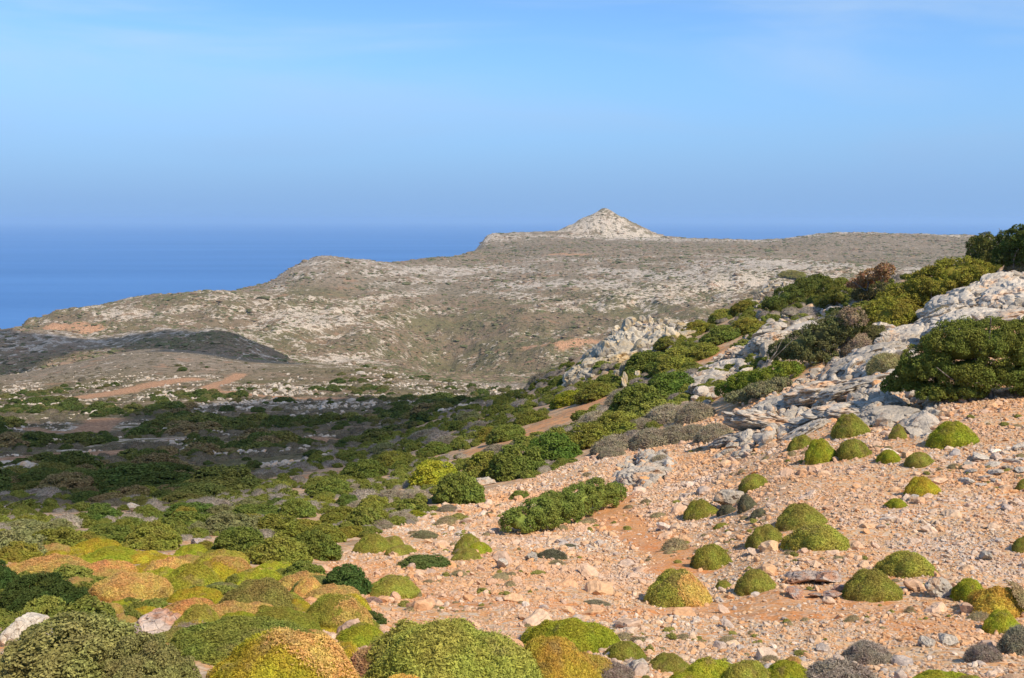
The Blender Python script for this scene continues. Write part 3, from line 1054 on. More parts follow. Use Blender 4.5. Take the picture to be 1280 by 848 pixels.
def bedrock_mesh(name, seed, mat):
    """a broad fractured back of bedrock: cells at their own levels, split by joints"""
    r = np.random.default_rng(seed)
    v, f = ICO[5]
    fl = (1 + 0.25 * np.clip(-v[:, 2], 0, 1))[:, None]
    v = np.concatenate([v[:, :2] * fl, v[:, 2:] * 0.6], 1)
    for npt, amp, crack in ((30, 0.10, 0.07), (170, 0.055, 0.04), (700, 0.026, 0.018)):
        c = rand_ball(r, npt) * np.array([1.05, 1.05, 0.6])
        d = np.sqrt(((v[:, None, :] - c[None]) ** 2 * np.array([1, 1, 1.6])).sum(-1))
        i = np.argpartition(d, 1, axis=1)[:, :2]
        dd = np.take_along_axis(d, i, 1)
        sw = dd[:, 0] > dd[:, 1]
        i1 = np.where(sw, i[:, 1], i[:, 0]); e = np.abs(dd[:, 1] - dd[:, 0])
        lv = r.uniform(-1, 1, npt)[i1]
        n = v / np.linalg.norm(v, axis=1, keepdims=True)
        w = 0.22 / npt ** 0.33
        v = v + n * (amp * lv - crack * (1 - smooth(0, w, e)))[:, None]
    n = v / np.linalg.norm(v, axis=1, keepdims=True)
    v = v + n * (0.02 * noise3(v * 9, seed) + 0.012 * noise3(v * 21, seed + 1))[:, None]
    g = Geo(); g.add(v, f, False)
    return g.mesh(name, mat)


def rand_ball(r, n):
    q = r.normal(size=(n, 3)); q /= np.linalg.norm(q, axis=1, keepdims=True)
    return q * r.uniform(0.55, 1.1, n)[:, None]


ICO[5] = ico(5)
BEDROCK = [bedrock_mesh('bedrock', 330 + k, MAT_LIME) for k in range(4)]
BEDROCK_WARM = [bedrock_mesh('bedrock', 340 + k, MAT_LIME_WARM) for k in range(2)]


def scatter(name, P, R, S, meshes, parent=None, color=None, label=None):
    """uncountable pieces: points that carry the given shapes"""
    hold = bpy.data.collections.new(name + ' shapes')
    if color is not None:
        mat = foliage_material(name + ' foliage', 0.35, 0.2, dead_amount=0.3, scale=1.3, fixed=color)
    for k, me in enumerate(meshes):
        if color is not None:
            me = me.copy(); me.materials.clear(); me.materials.append(mat)
        o = bpy.data.objects.new('%s_shape_%02d' % (name, k), me)
        hold.objects.link(o)
    me = bpy.data.meshes.new(name)
    me.vertices.add(len(P))
    me.vertices.foreach_set('co', np.asarray(P, np.float32).ravel())
    a = me.attributes.new('rot', 'FLOAT_VECTOR', 'POINT'); a.data.foreach_set('vector', np.asarray(R, np.float32).ravel())
    S = np.asarray(S, np.float32)
    if S.ndim == 1:
        S = np.repeat(S[:, None], 3, 1)
    a = me.attributes.new('size', 'FLOAT_VECTOR', 'POINT'); a.data.foreach_set('vector', S.ravel())
    a = me.attributes.new('pick', 'INT', 'POINT')
    a.data.foreach_set('value', np.random.default_rng(len(P)).integers(0, len(meshes), len(P)).astype(np.int32))
    ng = bpy.data.node_groups.new(name + ' scatter', 'GeometryNodeTree')
    ng.interface.new_socket('Geometry', in_out='INPUT', socket_type='NodeSocketGeometry')
    ng.interface.new_socket('Geometry', in_out='OUTPUT', socket_type='NodeSocketGeometry')
    N = ng.nodes.new; L = ng.links.new
    gi = N('NodeGroupInput'); go = N('NodeGroupOutput')
    ci = N('GeometryNodeCollectionInfo')
    ci.inputs['Collection'].default_value = hold
    ci.inputs['Separate Children'].default_value = True
    ci.inputs['Reset Children'].default_value = True
    m2p = N('GeometryNodeMeshToPoints')
    ip = N('GeometryNodeInstanceOnPoints')
    ip.inputs['Pick Instance'].default_value = True

    def named(nm, ty):
        q = N('GeometryNodeInputNamedAttribute'); q.data_type = ty; q.inputs['Name'].default_value = nm
        return [o for o in q.outputs if o.enabled and o.name == 'Attribute'][0]
    L(gi.outputs[0], m2p.inputs['Mesh'])
    L(m2p.outputs[0], ip.inputs['Points'])
    L(ci.outputs[0], ip.inputs['Instance'])
    L(named('pick', 'INT'), ip.inputs['Instance Index'])
    er = N('FunctionNodeEulerToRotation')
    L(named('rot', 'FLOAT_VECTOR'), er.inputs[0])
    L(er.outputs[0], ip.inputs['Rotation'])
    L(named('size', 'FLOAT_VECTOR'), ip.inputs['Scale'])
    L(ip.outputs[0], go.inputs[0])
    o = new_obj(name, me, parent)
    md = o.modifiers.new('scatter', 'NODES'); md.node_group = ng
    tag(o, label, kind='stuff')
    return o


def scree():
    r = np.random.default_rng(21)
    bands = [(7.5, 12, 0.026, 1.5), (12, 20, 0.032, 1.5), (20, 32, 0.044, 1.45), (32, 50, 0.065, 1.4), (50, 85, 0.11, 0.9), (85, 150, 0.24, 0.25)]
    allP, allS = [], []
    for y0, y1, med, cov in bands:
        area = 0.5 * 0.72 * (y1 ** 2 - y0 ** 2)
        n = int(cov * area / (med * med * 2.6))
        y = np.sqrt(r.uniform(y0 ** 2, y1 ** 2, n)); s = r.uniform(-0.2, 0.52, n)
        x = s * y
        z = ground(x, y)
        px, py, _ = to_pix(np.stack([x, y, z], -1))
        wob = 14 * fbm(x / 6, y / 6, 3, seed=41); wob2 = 10 * fbm(x / 6, y / 6, 3, seed=42)
        ok = in_poly(px + wob, py + wob2, SCREE_POLY) & (px < 1330) & (py < 900)
        red = red_mask(x, y)
        thin = 0.32 + 1.35 * fbm(x / 2.2, y / 2.2, 3, seed=77)
        ok &= r.random(n) > np.maximum(red * 0.6, 0.9 * red_mask(x, y, 1.0, RED_WORLD[:1]))
        ok &= r.random(n) < np.clip(thin + 0.35, 0.25, 1)
        size = med * np.exp(r.normal(0, 0.48, n)) * (1 + 0.3 * fbm(x / 4, y / 4, 2, seed=78))
        big = r.random(n) < 0.022
        size = np.where(big, size * r.uniform(2.0, 4.2, n), size)
        size = np.clip(size, 0.02, 0.45)
        allP.append(np.stack([x, y, z], -1)[ok]); allS.append(size[ok])
    P = np.concatenate(allP); S = np.concatenate(allS)
    P[:, 2] += S * 0.12
    R = np.stack([r.normal(0, 0.35, len(P)), r.normal(0, 0.35, len(P)), r.uniform(0, 6.28, len(P))], -1)
    S3 = S[:, None] * r.uniform(0.65, 1.0, (len(P), 3)) * np.array([0.72, 0.72, 0.6])
    # the stones that show largest stand as pieces of the slope, one by one
    px, py, dep = to_pix(P)
    show = S / dep
    show = np.where((px > 5) & (px < 1275) & (py < 842), show, 0)
    order = np.argsort(-show)
    top = order[:300]
    for i in top:
        o = new_obj('stone', STONES_BIG[int(r.integers(len(STONES_BIG)))], LAND['slope'], P[i] - np.array([0, 0, S[i] * 0.06]))
        o.rotation_euler = R[i]; o.scale = S3[i]
    rest = order[300:]
    sc = scatter('scree', P[rest], R[rest], S3[rest], STONES, LAND['slope'], label='loose pale and orange scree stones over the slope')
    return len(P)


N_SCREE = scree()

# rubble between the larger blocks of bare rock
def rubble():
    r = np.random.default_rng(33)
    n = 30000
    y = np.exp(r.uniform(math.log(24), math.log(170), n)); s = r.uniform(0.02, 0.5, n)
    x = s * y; z = ground(x, y)
    px, py, dep = to_pix(np.stack([x, y, z], -1))
    wob = 14 * fbm(x / 6, y / 6, 3, seed=41); wob2 = 10 * fbm(x / 6, y / 6, 3, seed=42)
    ok = np.zeros(n, bool)
    for poly in ROCK_POLYS:
        ok |= in_poly(px + wob, py + wob2, poly)
    ok &= r.random(n) < 0.8
    size = y * np.exp(r.normal(0, 0.45, n)) * 0.0036
    P = np.stack([x, y, z + size * 0.1], -1)[ok]; size = size[ok]
    R = np.stack([r.normal(0, 0.4, len(P)), r.normal(0, 0.4, len(P)), r.uniform(0, 6.28, len(P))], -1)
    S3 = size[:, None] * r.uniform(0.6, 1.1, (len(P), 3))
    scatter('rubble', P, R, S3, RUBBLE, LAND['slope'], label='grey limestone rubble between the larger blocks')


rubble()


def rocks_in_valley():
    r = np.random.default_rng(34)
    n = 90000
    y = np.exp(r.uniform(math.log(90), math.log(720), n)); s = r.uniform(-0.5, 0.25, n)
    x = s * y; z = ground(x, y)
    px, py, dep = to_pix(np.stack([x, y, z], -1))
    f = fbm(x / 26, y / 26, 4, 0.6, seed=57) + 0.35 * fbm(x / 7, y / 7, 2, seed=58)
    ok = (y > slope_edge(px)) & (f > 0.12) & (red_mask(x, y) < 0.3) & (r.random(n) < 0.85)
    ok &= ~((px < 420) & (y > 470) & (r.random(n) < 0.9))
    size = np.exp(r.normal(0, 0.5, n)) * 0.24 * np.clip(y / 200, 0.8, 1.6)
    P = np.stack([x, y, z + size * 0.1], -1)[ok]; size = size[ok]
    R = np.stack([r.normal(0, 0.4, len(P)), r.normal(0, 0.4, len(P)), r.uniform(0, 6.28, len(P))], -1)
    S3 = size[:, None] * r.uniform(0.6, 1.2, (len(P), 3)) * np.array([1.2, 1.2, 0.9])
    scatter('valley_rubble', P, R, S3, RUBBLE, LAND['valley'], label='pale limestone rocks strewn over the valley floor')


rocks_in_valley()


def place_rock(px, py, w, h, meshes, parent=None, seed=0, sink=0.25, aspect=None):
    """a rock whose foot meets the ground at the photo point; w, h are its seen size"""
    r = np.random.default_rng(seed)
    G = ground_hit(px, py)[0]
    m = G[1] / FPX
    W = w * m * 0.62; H = h * m * 0.80
    o = new_obj('rock', meshes[int(r.integers(len(meshes)))], parent)
    off = Vector((0, 0.25 * W, 0))
    loc = Vector((G[0], G[1] + 0.3 * W, 0)); loc.z = float(ground(loc.x, loc.y)) + H * (0.62 - sink)
    if parent is not None:
        loc = loc - parent.location
    o.location = loc
    nn = ground_normal(np.array([loc.x + (parent.location.x if parent else 0)]), np.array([loc.y + (parent.location.y if parent else 0)]), max(0.4, W))[0]
    nn = nn * 0.8 + np.array([r.normal(0, 0.13), r.normal(0, 0.13), 0.2])
    o.rotation_euler = (Vector((0, 0, 1)).rotation_difference(Vector(nn)).to_matrix() @ Matrix.Rotation(r.uniform(0, 6.28), 3, 'Z')).to_euler()
    o.scale = (W, W * r.uniform(0.8, 1.1), H * 0.95)
    return o


def outcrop(label, poly, n, smin, smax, meshes, seed, tall=0.75, name='rock_outcrop', group=None, bed=(), bed_meshes=None):
    r = np.random.default_rng(seed)
    xs_ = [p[0] for p in poly]; ys_ = [p[1] for p in poly]
    pts = []
    ca = r.uniform(min(xs_), max(xs_), 6000); cb = r.uniform(min(ys_), max(ys_), 6000)
    ins = in_poly(ca, cb, poly)
    for a, b in zip(ca[ins], cb[ins]):
        sz = smin + (smax - smin) * r.random() ** 2.2
        if all((a - q[0]) ** 2 + 2.2 * (b - q[1]) ** 2 > (0.42 * (sz + q[2])) ** 2 for q in pts):
            pts.append((a, b, sz))
            if len(pts) >= n:
                break
    base = ground_hit(sum(xs_) / len(xs_), sum(ys_) / len(ys_))[0]
    root = empty(name, base)
    tag(root, label, 'rock outcrop', group)
    for k, (a, b, w_, h_) in enumerate(bed):
        o = place_rock(a, b, w_ * 1.25, h_ * 1.3, bed_meshes or BEDROCK, root, seed * 77 + k, 0.68)
        o.name = 'bedrock'
    for k, (a, b, sz) in enumerate(pts):
        place_rock(a, b, sz * r.uniform(1.0, 1.35), sz * tall * r.uniform(0.7, 1.3), meshes, root, seed * 1000 + k)
    return root


outcrop('jagged grey limestone crest above the big bush by the picture edge', [(1130, 410), (1165, 385), (1195, 348), (1240, 338), (1295, 350), (1295, 405), (1220, 408), (1180, 415), (1140, 430)], 80, 9, 34, ROCKS, 1, 0.7, bed=[(1175, 405, 60, 26), (1205, 378, 60, 30), (1240, 370, 64, 34), (1275, 372, 60, 36), (1225, 402, 70, 26), (1268, 402, 66, 26), (1200, 352, 44, 20), (1160, 420, 56, 22)])
outcrop('pale grey rock spur between juniper thicket and big bush', [(1050, 440), (1085, 415), (1130, 412), (1140, 430), (1110, 460), (1075, 470), (1040, 465)], 50, 9, 30, ROCKS, 2, 0.7, bed=[(1095, 440, 56, 28), (1125, 432, 52, 26), (1070, 458, 56, 22), (1112, 458, 56, 22), (1140, 425, 40, 20)])
outcrop('broad bare grey limestone band below the wind bent tree', [(925, 535), (990, 490), (1040, 465), (1075, 470), (1105, 470), (1110, 495), (1080, 515), (1010, 525), (960, 545)], 90, 8, 34, ROCKS, 3, 0.55, bed=[(960, 528, 70, 22), (1000, 508, 74, 24), (1040, 490, 76, 26), (1080, 488, 70, 24), (1020, 528, 80, 22), (1070, 515, 76, 22), (935, 548, 56, 18), (1000, 545, 60, 16)])
outcrop('grey slabs at the foot of the big bush', [(1100, 500), (1135, 500), (1175, 515), (1165, 550), (1120, 545), (1090, 530)], 8, 12, 26, ROCKS, 4, 0.7, bed=[(1120, 528, 60, 26), (1150, 528, 50, 24), (1105, 508, 40, 18)])
outcrop('yellowish crag of upright blocks standing against the far valley', [(722, 470), (745, 445), (770, 415), (800, 402), (862, 410), (868, 422), (825, 440), (790, 440), (760, 455), (735, 478)], 64, 8, 24, ROCKS_WARM, 5, 0.95, bed=[(740, 470, 44, 34), (765, 452, 48, 40), (792, 436, 50, 40), (822, 432, 50, 34), (852, 426, 46, 22), (780, 455, 44, 26)], bed_meshes=BEDROCK_WARM)
outcrop('grey and orange rock step above the low green thicket', [(858, 500), (890, 455), (930, 432), (965, 410), (985, 412), (970, 450), (930, 470), (890, 488)], 60, 8, 28, ROCKS, 6, 0.62, bed=[(880, 478, 50, 22), (910, 462, 54, 24), (940, 445, 52, 24), (965, 430, 44, 22)])
outcrop('thin pale rock rib between the two thickets on the ridge', [(975, 420), (1000, 400), (1060, 375), (1078, 385), (1040, 405), (1000, 425)], 24, 7, 18, ROCKS, 7, 0.7, bed=[(1005, 418, 44, 16), (1035, 404, 44, 16), (1062, 390, 36, 14)])
outcrop('pale rocks poking out of the scrub near the skyline', [(938, 385), (965, 358), (990, 360), (975, 385), (950, 402)], 22, 8, 20, ROCKS_WARM, 8, 0.9)
outcrop('white rock face beside grey thorn cushion at the top of the path', [(778, 592), (798, 572), (832, 570), (830, 592), (805, 600)], 8, 8, 18, ROCKS, 9, 0.8, bed=[(805, 596, 44, 24), (822, 586, 34, 18)])
outcrop('small pointed rocks standing in the green scrub', [(768, 480), (785, 465), (800, 475), (790, 490)], 5, 9, 20, ROCKS_WARM, 10, 1.4)
outcrop('grey slabs half sunk in red scree by the picture edge', [(1205, 585), (1235, 570), (1290, 560), (1290, 590), (1240, 612), (1200, 620)], 14, 14, 44, ROCKS, 11, 0.45)
outcrop('low pale ledge with a red undercut between two cushions', [(985, 742), (1000, 728), (1050, 726), (1062, 740), (1040, 748), (1000, 750)], 9, 20, 40, ROCKS_RED, 12, 0.5)
outcrop('grey rock knob in the scrub belt with orange staining', [(862, 512), (872, 490), (896, 486), (895, 505), (878, 515)], 8, 12, 26, ROCKS, 13, 0.8)
outcrop('grey outcrop above the broad grey slabs beneath thorn cushions', [(890, 575), (905, 555), (935, 548), (945, 565), (920, 580)], 9, 14, 32, ROCKS, 14, 0.6)


def boulder(label, px, py, w, h, meshes, seed, sink=0.2):
    o = place_rock(px, py, w, h, meshes, None, seed, sink)
    o.name = 'boulder'
    tag(o, label, 'rock')
    return o


boulder('big grey boulder between the big bush and a bright round cushion', 1152, 548, 50, 40, ROCKS, 1)
boulder('grey fissured boulder sheltering dark cushions on the scree', 912, 632, 38, 28, ROCKS, 4)
boulder('grey lichened boulder beside the dark bush, lower corner of the slope', 28, 806, 56, 52, ROCKS, 3)
boulder('layered reddish rock ledge among the orange cushions', 194, 796, 72, 46, ROCKS_RED, 2)
boulder('pale pinkish rock standing in the green thicket', 246, 684, 34, 16, ROCKS_RED, 5)
boulder('light grey slab leaning against a golden green cushion', 1180, 745, 36, 24, ROCKS, 6)
boulder('whitish boulder beside a dark low cushion on the scree', 664, 702, 26, 16, ROCKS, 7)
boulder('whitish stone lying downhill of the dark low cushion', 628, 711, 24, 15, ROCKS, 12)
boulder('cracked white stone between cushions at the bottom edge', 797, 842, 26, 24, ROCKS, 9)
boulder('bluish grey broken boulder below the red earth step', 1188, 808, 32, 22, ROCKS, 10)
boulder('pale round boulder below the bluish grey broken one', 1162, 808, 24, 16, ROCKS, 8)
boulder('dark grey stone uphill of the golden cushion', 1232, 700, 22, 14, ROCKS, 13)
boulder('small grey stone touching the yellowish cushion', 1143, 626, 14, 10, ROCKS, 14)
boulder('pale boulder at the edge of the scree below green bushes', 606, 607, 26, 14, ROCKS, 15)
boulder('grey boulder tucked under the lowest mid slope bush', 592, 620, 22, 12, ROCKS, 16)
boulder('pale stone where the scree meets the thicket', 437, 664, 18, 9, ROCKS_RED, 17)
boulder('white rock in the shaded clearing beside the dark bush', 14, 640, 22, 12, ROCKS, 18)
boulder('white rock at the end of the green patch in the clearing', 168, 640, 20, 13, ROCKS, 19)
boulder('leaning grey slab above the tan thorn bush', 1194, 404, 24, 16, ROCKS, 20)

# ------------------------------------------------------------------ plants
def rand_dirs(r, n, zmin=-1.0):
    z = r.uniform(zmin, 1, n); a = r.uniform(0, 2 * np.pi, n)
    q = np.sqrt(np.maximum(0, 1 - z * z))
    return np.stack([q * np.cos(a), q * np.sin(a), z], -1)


def unit(v):
    return v / np.maximum(np.linalg.norm(v, axis=-1, keepdims=True), 1e-9)


def leaves(g, r, pos, nrm, length, width, quad=True, along=None):
    """small leaf faces; nrm is the way each face looks"""
    n = len(pos)
    t = rand_dirs(r, n) if along is None else along
    t = unit(t - (t * nrm).sum(-1, keepdims=True) * nrm)
    b = np.cross(nrm, t)
    L = (length * r.uniform(0.6, 1.35, n))[:, None]; W = (width * r.uniform(0.7, 1.3, n))[:, None]
    if quad:
        v = np.stack([pos - t * L * 0.5, pos + b * W * 0.5 + nrm * W * 0.12, pos + t * L * 0.5, pos - b * W * 0.5 + nrm * W * 0.12], 1)
        k = 4
    else:
        v = np.stack([pos - b * W * 0.5 - t * L * 0.4, pos + b * W * 0.5 - t * L * 0.4, pos + t * L * 0.6], 1)
        k = 3
    g.add(v.reshape(-1, 3), np.arange(n * k).reshape(n, k), False)


def star_radius(d, lobes):
    """distance from the middle of the base to the outside of merged lobes"""
    best = np.full(len(d), 0.05)
    for c, rad in lobes:
        c = np.asarray(c, float)
        b = d @ c
        disc = b * b - (c @ c - rad * rad)
        best = np.maximum(best, np.where(disc > 0, b + np.sqrt(np.maximum(disc, 0)), 0))
    return best


def cushion_mesh(name, seed, n, size, mat, lobes_n=1, lump=0.07, fuzz=0.5, only=None):
    """a dense dome of fine twigs and leaves, 1 high and 2 across"""
    r = np.random.default_rng(seed)
    lobes = [((0, 0, 0.0), 1.0)]
    if lobes_n > 1:
        lobes = [((0, 0, 0.0), 0.80)]
        a0 = r.uniform(0, 6.28)
        for k in range(lobes_n):
            a = a0 + k * 6.28 / lobes_n + r.normal(0, 0.3)
            q = r.uniform(0.28, 0.5)
            lobes.append(((q * math.cos(a), q * math.sin(a), r.uniform(0.0, 0.2)), r.uniform(0.5, 0.66)))

    def rad(d):
        k = star_radius(d, lobes)
        k = k * (1 + lump * noise3(d * 2.2 + 3, seed) + lump * 0.55 * noise3(d * 5.5, seed + 1) + lump * 0.22 * noise3(d * 14.0, seed + 2))
        return k
    def shape(q):
        z = np.clip(q[:, 2], 0, 1)
        f = (0.86 + 0.20 * (1 - z) ** 1.5)[:, None]
        return q * np.concatenate([f, f, np.ones_like(f)], 1)
    g = Geo()
    if only is None:
        v, f = ICO[4]
        v = v.copy()
        v = v * (rad(unit(v)) * 0.965)[:, None]
        v = shape(v)
        v[:, 2] = np.where(v[:, 2] < -0.15, -0.15, v[:, 2])
        g.add(v, f, True)
    d = rand_dirs(r, n, -0.12)
    if only is not None:
        ax = unit(np.array(only[0], float)); c = d @ ax + 0.10 * noise3(d * 4, seed + 9) + 0.07 * r.normal(size=len(d))
        d = d[c > only[1]]
    n = len(d)
    p = d * rad(d)[:, None]
    e = 0.04
    t1 = unit(np.cross(d, np.array([0.3, 0.5, 0.81]))); t2 = np.cross(d, t1)
    d1 = unit(d + e * t1); d2 = unit(d + e * t2)
    nn = unit(np.cross(d1 * rad(d1)[:, None] - p, d2 * rad(d2)[:, None] - p))
    nn = np.where((nn * d).sum(-1, keepdims=True) < 0, -nn, nn)
    lift = (r.uniform(-0.02, 0.035, n) + 0.05 * (r.random(n) < 0.06) * r.random(n))[:, None] * (1 if only is None else 1.0)
    p = p + nn * (lift + (0.036 if only is not None else 0))
    face = unit(nn + fuzz * 1.25 * r.normal(size=(n, 3)))
    along = unit(nn * 0.9 + r.normal(size=(n, 3)) * 0.6)
    leaves(g, r, shape(p), face, size, size * 0.42, False, along)
    return g.mesh(name, mat)


def crown_geo(g, r, lobes, leaf, per_area=1.0, clump=0.26, core=0.86, seed=0, quad=True, fuzz=0.75, zcut=None, aspect=0.55):
    """foliage over a set of lobes: sprays of leaves on each lobe's outside, with gaps between the sprays.
    lobes: (centre, (rx, ry, rz)) in metres"""
    C = np.array([l[0] for l in lobes], float); R = np.array([l[1] for l in lobes], float)
    v0, f0 = ICO[3]
    for c, q in zip(C, R):
        v = v0 * (1 + 0.16 * noise3(v0 * 3 + c, seed))[:, None] * q * core + c
        if zcut is not None:
            v[:, 2] = np.maximum(v[:, 2], zcut)
        g.add(v, f0, True)
    for i, (c, q) in enumerate(zip(C, R)):
        mean = float(np.mean(q))
        area = 4 * np.pi * ((q[0] * q[1]) ** 1.6 / 3 + (q[0] * q[2]) ** 1.6 / 3 + (q[1] * q[2]) ** 1.6 / 3) ** (1 / 1.6)
        rc = clump * mean
        nc = int(max(14, 1.35 * area / (rc * rc * 2.2)))
        d = rand_dirs(r, nc, -0.55)
        cc = c + d * q * r.uniform(0.86, 1.06, nc)[:, None]
        keep = np.ones(nc, bool)
        for j in range(len(C)):
            if j != i:
                keep &= (((cc - C[j]) / (R[j] * 0.88)) ** 2).sum(-1) > 1
        cc = cc[keep]; d = d[keep]
        if not len(cc):
            continue
        nl = int(max(8, per_area * 4.2 * rc * rc * 6 / (leaf * leaf)))
        rr = rc * r.uniform(0.65, 1.35, len(cc))
        k = np.repeat(np.arange(len(cc)), nl)
        dd = unit(rand_dirs(r, len(k)) + 0.75 * d[k])
        p = cc[k] + dd * (rr[k] * r.uniform(0.55, 1.0, len(k)))[:, None] * np.array([1, 1, 0.8])
        face = unit(dd + 0.55 * np.array([0, 0, 1]) + fuzz * r.normal(size=(len(k), 3)))
        if zcut is not None:
            m_ = p[:, 2] > zcut
            p = p[m_]; face = face[m_]
        leaves(g, r, p, face, leaf, leaf * aspect, quad)


def bush_mesh(name, seed, leaf, mat, lobes_n=7, per_area=1.0, clump=0.3, fuzz=0.75):
    """a rounded shrub, about 1 high and 2 across"""
    r = np.random.default_rng(seed)
    lobes = [((0, 0, 0.28), (0.62, 0.62, 0.58))]
    for k in range(lobes_n):
        a = r.uniform(0, 6.28); q = r.uniform(0.3, 0.66)
        rad = r.uniform(0.24, 0.42)
        lobes.append(((q * math.cos(a), q * math.sin(a), r.uniform(0.12, 0.62) * (1.12 - q)), (rad, rad, rad * r.uniform(0.75, 1.0))))
    g = Geo()
    crown_geo(g, r, lobes, leaf, per_area, clump, 0.66, seed, True, fuzz, -0.12)
    return g.mesh(name, mat)


def twig_mesh(name, seed, n, mat, length=0.34):
    """a rounded tangle of thin dry twigs, about 1 high and 2 across"""
    r = np.random.default_rng(seed)
    g = Geo()
    v, f = ICO[3]
    v = v * (0.80 + 0.12 * noise3(v * 3, seed))[:, None]
    v = v * np.array([1, 1, 0.92]); v[:, 2] = np.maximum(v[:, 2], -0.12)
    g.add(v, f, True)
    d = rand_dirs(r, n, -0.1)
    p = d * (r.uniform(0.78, 0.97, n) * (1 + 0.14 * noise3(d * 3, seed)))[:, None] * np.array([1, 1, 0.95])
    face = unit(d + 1.0 * r.normal(size=(n, 3)))
    leaves(g, r, p, face, length, length * 0.10, False, unit(d + 0.7 * r.normal(size=(n, 3))))
    d = rand_dirs(r, n, -0.1)
    p = d * (r.uniform(0.85, 1.0, n) * (1 + 0.14 * noise3(d * 3, seed)))[:, None] * np.array([1, 1, 0.95])
    leaves(g, r, p, unit(d + 0.8 * r.normal(size=(n, 3))), 0.07, 0.04, False)
    return g.mesh(name, mat)


CUSH_BIG = [cushion_mesh('cushion', 400 + k, 46000, 0.040, MAT_CUSHION, (1, 3, 4)[k % 3], 0.13) for k in range(3)]
CUSH = [cushion_mesh('cushion', 420 + k, 15000, 0.062, MAT_CUSHION, (1, 2, 2, 3, 1, 3, 2)[k], (0.12, 0.12, 0.10, 0.10, 0.17, 0.14, 0.15)[k]) for k in range(7)]
CUSH_SMALL = [cushion_mesh('cushion', 440 + k, 4500, 0.11, MAT_CUSHION, 1, 0.08) for k in range(3)]
PATCH_R = cushion_mesh('dry_patch', 420, 70000, 0.062, MAT_CUSHION, 1, 0.12, only=((0.68, -0.62, 0.38), 0.78))
PATCH_TOP = cushion_mesh('dry_patch', 400, 80000, 0.042, MAT_CUSHION, 1, 0.13, only=((0.35, 0.25, 0.9), 0.80))
BUSH_BIG = [bush_mesh('bush', 460 + k, 0.046, MAT_LEAF, 9, 0.85, 0.26) for k in range(2)]
BUSH = [bush_mesh('bush', 470 + k, 0.078, MAT_LEAF, 8, 0.8, 0.34) for k in range(6)]
BUSH_FAR = [bush_mesh('bush', 480 + k, 0.15, MAT_LEAF, 6, 0.8, 0.40) for k in range(6)]
TWIG = [twig_mesh('thorn', 500 + k, 5000, MAT_DRY) for k in range(3)]
TWIG_FAR = [twig_mesh('thorn', 510 + k, 700, MAT_DRY, 0.4) for k in range(3)]


def lump_mesh(name, seed):
    v, f = ICO[2]
    v = v * (1 + 0.35 * noise3(v * 2.2, seed) + 0.25 * noise3(v * 5, seed + 1))[:, None] * np.array([1, 1, 0.75])
    g = Geo(); g.add(v, f, False)
    return g.mesh(name, MAT_LEAF)


LUMP = [lump_mesh('scrub', 520 + k) for k in range(4)]

GREEN = (0.365, 0.345, 0.062); LIME = (0.413, 0.419, 0.042); YELLOW = (0.529, 0.425, 0.046); OLIVE = (0.360, 0.330, 0.066)
ORANGE = (0.68, 0.45, 0.13); GOLD = (0.594, 0.418, 0.066); BROWN = (0.42, 0.26, 0.12); GREY = (0.42, 0.345, 0.255); DUSK = (0.19, 0.18, 0.105)
LEAF = (0.220, 0.258, 0.052); LEAFY = (0.305, 0.305, 0.055); DEEP = (0.105, 0.140, 0.036); JUNIPER = (0.32, 0.285, 0.050); SAGE = (0.30, 0.295, 0.115)
RUST = (0.33, 0.19, 0.085); TAN = (0.48, 0.37, 0.18)
BRIGHT = 1.0


def set_on_ground(o, px, py, w, h, seed, squash=1.0, tilt=0.6):
    """foot of the plant at the photo point, as wide and tall as it shows there"""
    r = np.random.default_rng(seed)
    G = ground_hit(px, min(py, 900))[0]
    if py > 900:
        G = np.array([*at(px, py, 7.0)]); G[2] = ground(G[0], G[1])
    m = G[1] / FPX * 1.02
    Rr = 0.5 * w * m
    Rr = Rr * (1 + 0.9 * squash * Rr / G[1])
    y = G[1] + 0.9 * Rr * squash
    x = G[0] * y / G[1]
    z = float(ground(x, y))
    nrm = ground_normal(np.array([x]), np.array([y]), max(0.3, Rr))[0]
    view = unit(np.array([x, y, z]))
    e = float(np.clip(-(view @ nrm), 0.08, 0.6)) * squash
    hh = h * m * (y / G[1])
    q = (hh - Rr * e) ** 2 - (Rr * e) ** 2 if hh > 2.05 * Rr * e else 0
    H = max(0.94 * math.sqrt(q), 0.40 * Rr, 0.5 * hh)
    o.location = (x, y, z - 0.04 * Rr)
    nn = unit(nrm * tilt + np.array([0, 0, 1 - tilt]))
    rot = Vector((0, 0, 1)).rotation_difference(Vector(nn)).to_matrix().to_4x4() @ Matrix.Rotation(0 if seed is None else float(r.uniform(-0.5, 0.5)), 4, 'Z')
    o.rotation_euler = rot.to_euler()
    o.scale = (Rr * 1.02, Rr * squash, H)
    return o


_count = [0]


def plant(name, label, category, px, py, w, h, meshes, color, group=None, squash=1.0, pick=None, tilt=0.6, patch=None, patch_color=ORANGE):
    _count[0] += 1
    k = _count[0]
    me = meshes[((k * 7 + 3) if pick is None else pick) % len(meshes)]
    o = new_obj(name, me, None, None, color)
    set_on_ground(o, px, py, w, h, k, squash, tilt)
    if patch is not None:
        new_obj('dry_patch', patch, o, None, patch_color)
    tag(o, label, category, group)
    return o


def cushion(label, px, py, w, h, color=GREEN, pick=None, meshes=None, **k):
    if meshes is None:
        meshes = CUSH_BIG if w > 88 else (CUSH if w > 24 else CUSH_SMALL)
    return plant('cushion_shrub', label, 'shrub', px, py, w, h, meshes, color, pick=pick, **k)


def thorn(label, px, py, w, h, color=GREY, **k):
    return plant('thorn_shrub', label, 'shrub', px, py, w, h, TWIG, color, **k)


